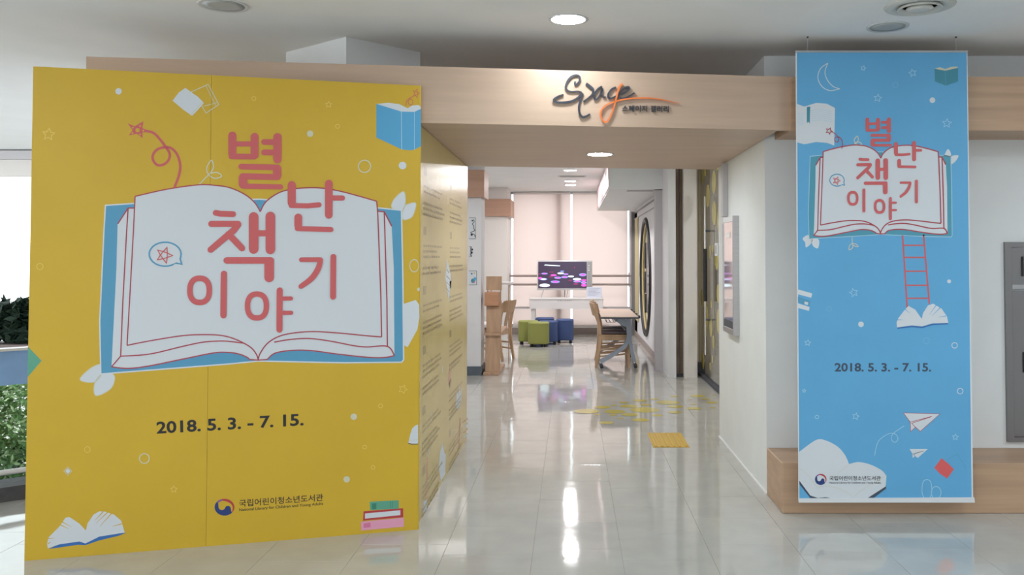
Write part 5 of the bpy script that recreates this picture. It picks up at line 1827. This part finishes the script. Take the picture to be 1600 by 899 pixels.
# ================================================================== wooden chairs (face local +x)
def make_chair(name, lab, grp=None, cushion=True):
    t = thing(name, (0, 0, 0), lab, 'chair', grp)
    W_, D_ = 0.40, 0.40
    for sy in (-1, 1):
        y = sy * (W_ / 2 - 0.02)
        MB().path(smooth3([Vector((-0.26, y, 0.0)), Vector((-0.225, y, 0.2)), Vector((-0.205, y, 0.42)), Vector((-0.225, y, 0.62)), Vector((-0.275, y, 0.84))]), 0.03, [0.034] * 5 + [0.04] * 5 + [0.042] * 5 + [0.036] * 6, side=(0, 1, 0)).build('leg', M['chairwood'], t)
        MB().path([(0.19, y, 0.0), (0.185, y, 0.22), (0.18, y, 0.43)], 0.034, [0.028, 0.034, 0.04], side=(0, 1, 0)).build('leg', M['chairwood'], t)
        MB().beam((-0.2, y, 0.40), (0.18, y, 0.40), 0.022, 0.06).build('seat_rail', M['chairwood'], t)
        MB().beam((-0.215, y, 0.24), (0.183, y, 0.26), 0.018, 0.022).build('stretcher', M['chairwood'], t)
        MB().beam((-0.225, y, 0.15), (0.186, y, 0.19), 0.018, 0.022).build('stretcher', M['chairwood'], t)
    MB().beam((0.18, -W_ / 2 + 0.03, 0.40), (0.18, W_ / 2 - 0.03, 0.40), 0.022, 0.06).build('seat_rail', M['chairwood'], t)
    MB().beam((-0.205, -W_ / 2 + 0.03, 0.40), (-0.205, W_ / 2 - 0.03, 0.40), 0.022, 0.06).build('seat_rail', M['chairwood'], t)
    MB().bbox(-0.215, 0.2, -W_ / 2, W_ / 2, 0.425, 0.45, 0.008, 2).build('seat', M['chairwood'], t)
    if cushion:
        MB().bbox(-0.19, 0.205, -W_ / 2 + 0.005, W_ / 2 - 0.005, 0.45, 0.50, 0.02, 3).build('cushion', M['cushion'], t)
    # crest rail: a curved board, and a vase-shaped splat
    def row(z, hw, x):
        return [Vector((x - 0.05 * (1 - (yy_ / hw) ** 2) if hw else x, yy_, z)) for yy_ in np.linspace(-hw, hw, 11)]
    rows = [row(0.70, 0.185, -0.235), row(0.75, 0.20, -0.25), row(0.82, 0.205, -0.268), row(0.865, 0.19, -0.28), row(0.875, 0.17, -0.285)]
    vs, fs = [], []
    for off in (0, -0.022):
        for r_ in rows:
            vs += [v + Vector((off, 0, 0)) for v in r_]
    nr, nc = len(rows), 11
    for i in range(nr - 1):
        for j in range(nc - 1):
            q = i * nc + j
            fs.append((q, q + 1, q + nc + 1, q + nc))
            fs.append((nr * nc + q, nr * nc + q + nc, nr * nc + q + nc + 1, nr * nc + q + 1))
    for j in range(nc - 1):
        fs += [(j, nr * nc + j, nr * nc + j + 1, j + 1), ((nr - 1) * nc + j, (nr - 1) * nc + j + 1, (2 * nr - 1) * nc + j + 1, (2 * nr - 1) * nc + j)]
    for i in range(nr - 1):
        for e in (0, nc - 1):
            q = i * nc + e
            fs.append((q, q + nc, nr * nc + q + nc, nr * nc + q))
    MB().add(vs, fs).build('crest_rail', M['chairwood'], t)
    sp_ = [(0.45, 0.045, -0.205), (0.52, 0.035, -0.215), (0.60, 0.055, -0.235), (0.66, 0.075, -0.26), (0.72, 0.09, -0.285)]
    vs, fs = [], []
    for off in (0.006, -0.006):
        for z, hw, x in sp_:
            vs += [Vector((x + off, -hw, z)), Vector((x + off, hw, z))]
    n = len(sp_)
    for i in range(n - 1):
        q = 2 * i
        fs += [(q, q + 1, q + 3, q + 2), (2 * n + q, 2 * n + q + 2, 2 * n + q + 3, 2 * n + q + 1), (q, q + 2, 2 * n + q + 2, 2 * n + q), (q + 1, 2 * n + q + 1, 2 * n + q + 3, q + 3)]
    MB().add(vs, fs).build('splat', M['chairwood'], t)
    return t


ch = make_chair('wooden_chair', 'wooden chair with brown cushion tucked under the near end of the folding table', 'wooden chairs with brown cushions')
ra_, rb_ = on_floor(934, 572.5), on_floor(976, 579)
ch.location = (ra_.x + 0.235, max((ra_.y + rb_.y) / 2 + 0.17, on_floor(966, 576).y + 0.25), 0)
ch.rotation_euler = (0, 0, R(-2))
c2 = copy_tree(ch)
c2.location = (ch.location.x + 0.02, ch.location.y + 0.50, 0)
c2.rotation_euler = (0, 0, R(3))
c2['label'] = 'second wooden chair behind the first along the folding table, mostly hidden'
p = on_floor(797, 563)
c3 = copy_tree(ch)
c3.location = (p.x - 0.27, p.y + 0.12, 0)
c3.rotation_euler = (0, 0, R(158))
c3['label'] = 'bare wooden chair with its back turned, beside the wooden reading stand'
del c3['group']
for k in [k for k in COL.objects if k.parent == c3 and k.name.startswith('cushion')]:
    bpy.data.objects.remove(k)

# ================================================================== wooden reading stand on the left
YS = on_floor(768, 587).y
ws = thing('reading_stand', (at(768, 587, YS).x, YS + 0.4, 0), 'tall narrow wooden reading stand with stacked panels by the white column', 'stand')
X = lambda px: at(px, 500, YS).x
Z = lambda py: at(768, py, YS).z
MB().bbox(X(755), X(780.5), YS, YS + 0.9, 0, Z(582), 0.004, 1).build('foot_board', M['standwood'], ws, world=True)
MB().bbox(X(758), X(781.2), YS + 0.02, YS + 0.07, Z(582), Z(525), 0.003, 1).build('lower_panel', M['standwood'], ws, world=True)
MB().bbox(X(757.4), X(782.6), YS - 0.01, YS + 1.1, Z(525), Z(520.5), 0.003, 1).build('shelf', M['standwood'], ws, world=True)
MB().bbox(X(759.6), X(782.6), YS + 0.02, YS + 0.07, Z(520.5), Z(479.5), 0.003, 1).build('middle_panel', M['standwood'], ws, world=True)
MB().bbox(X(757.0), X(779.6), YS - 0.03, YS + 0.3, Z(478), Z(456.8), 0.004, 1).build('tray', M['standred'], ws, world=True)
MB().bbox(X(759.2), X(783.2), YS + 0.03, YS + 0.07, Z(480), Z(470), 0.003, 1).build('tray_lip', M['standwood'], ws, world=True)
MB().bbox(X(759.4), X(783.6), YS, YS + 0.05, Z(454), Z(432), 0.003, 1).build('top_panel', M['standwood'], ws, world=True)
MB().box(X(760.5), X(761.8), YS + 0.04, YS + 0.07, Z(480), Z(440)).box(X(781), X(782.4), YS + 0.04, YS + 0.07, Z(480), Z(440)).build('upright', M['standwood'], ws, world=True)
MB().box(X(754), X(791), YS + 0.9, YS + 1.3, Z(449), Z(445)).build('upper_shelf', M['whitetable'], ws, world=True)
MB().box(X(755.5), X(757.5), YS + 0.95, YS + 1.0, 0, Z(449)).box(X(783.5), X(785), YS + 1.2, YS + 1.25, 0, Z(449)).build('back_post', M['standwood'], ws, world=True)
# small white table and dark bag behind it
p = at(768, 513, YS + 1.0)
tb_ = thing('small_table', (p.x - 0.20, YS + 1.75, 0), 'small white-topped wooden table behind the reading stand', 'table')
MB().bbox(-0.26, 0.16, -0.3, 0.3, 0.50, 0.53, 0.004, 1).build('table_top', M['whitetable'], tb_)
for sx in (-0.23, 0.13):
    for sy in (-0.26, 0.26):
        MB().box(sx - 0.02, sx + 0.02, sy - 0.02, sy + 0.02, 0, 0.50).build('leg', M['chairwood'], tb_)
MB().box(-0.23, 0.13, -0.27, -0.25, 0.16, 0.2).build('stretcher', M['chairwood'], tb_)

# pinned sketches on the near column
for (a_, b_, c_, d_, lab, kind) in ((733, 340, 743.6, 374, 'upper black-line sketch pinned on the nearer white column', 'sketch'), (733, 423, 745.3, 446, 'small colourful drawing pinned on the nearer white column', 'drawing'),
                                    (733, 385, 737.5, 402, 'narrow sketch between the two on the nearer white column', 'sketch')):
    t = thing('pinned_drawing', at((a_ + b_) / 2 if False else (a_ + c_) / 2, (b_ + d_) / 2, YC1)[:], lab, 'drawing')
    P = [at(x, y, YC1 - 0.002) for x, y in ((a_, b_), (c_, b_), (c_, d_), (a_, d_))]
    MB().solid(P, (0, 0.002, 0)).build('sheet', M['white'], t, world=True)
    wm = lambda x, y, l: at(x, y, YC1 - 0.003 - l)
    ik = Ink(wm)
    rr = random.Random(int(a_ + d_))
    ik.stroke([(a_, b_ + 0.6), (c_ - 0.6, b_ + 0.6), (c_ - 0.6, d_ - 0.6), (a_, d_ - 0.6)], 0.6, 'slate', caps=False)
    if kind == 'sketch':
        ik.stroke([(a_ + 2 + rr.uniform(0, c_ - a_ - 3), b_ + (d_ - b_) * f_) for f_ in np.linspace(0.1, 0.9, 9)], 1.0, 'ink', sm=True)
        ik.ell(a_ + 4, d_ - 7, 1.8, 1.8, 'ink', 10); ik.ell(a_ + 5, b_ + 5, 1.2, 1.5, 'ink', 10)
    else:
        ik.ell(739, 439, 3.2, 3.6, 'teal', 12); ik.ell(742, 436, 2.0, 3.0, 'skyblue', 12); ik.ell(737, 428, 1.4, 1.4, 'midblue', 10); ik.ell(741, 427, 1.1, 1.1, 'dot', 10); ik.ell(741, 441, 1.4, 1.2, 'dkpink', 10)
    ik.part('drawing_lines', t)
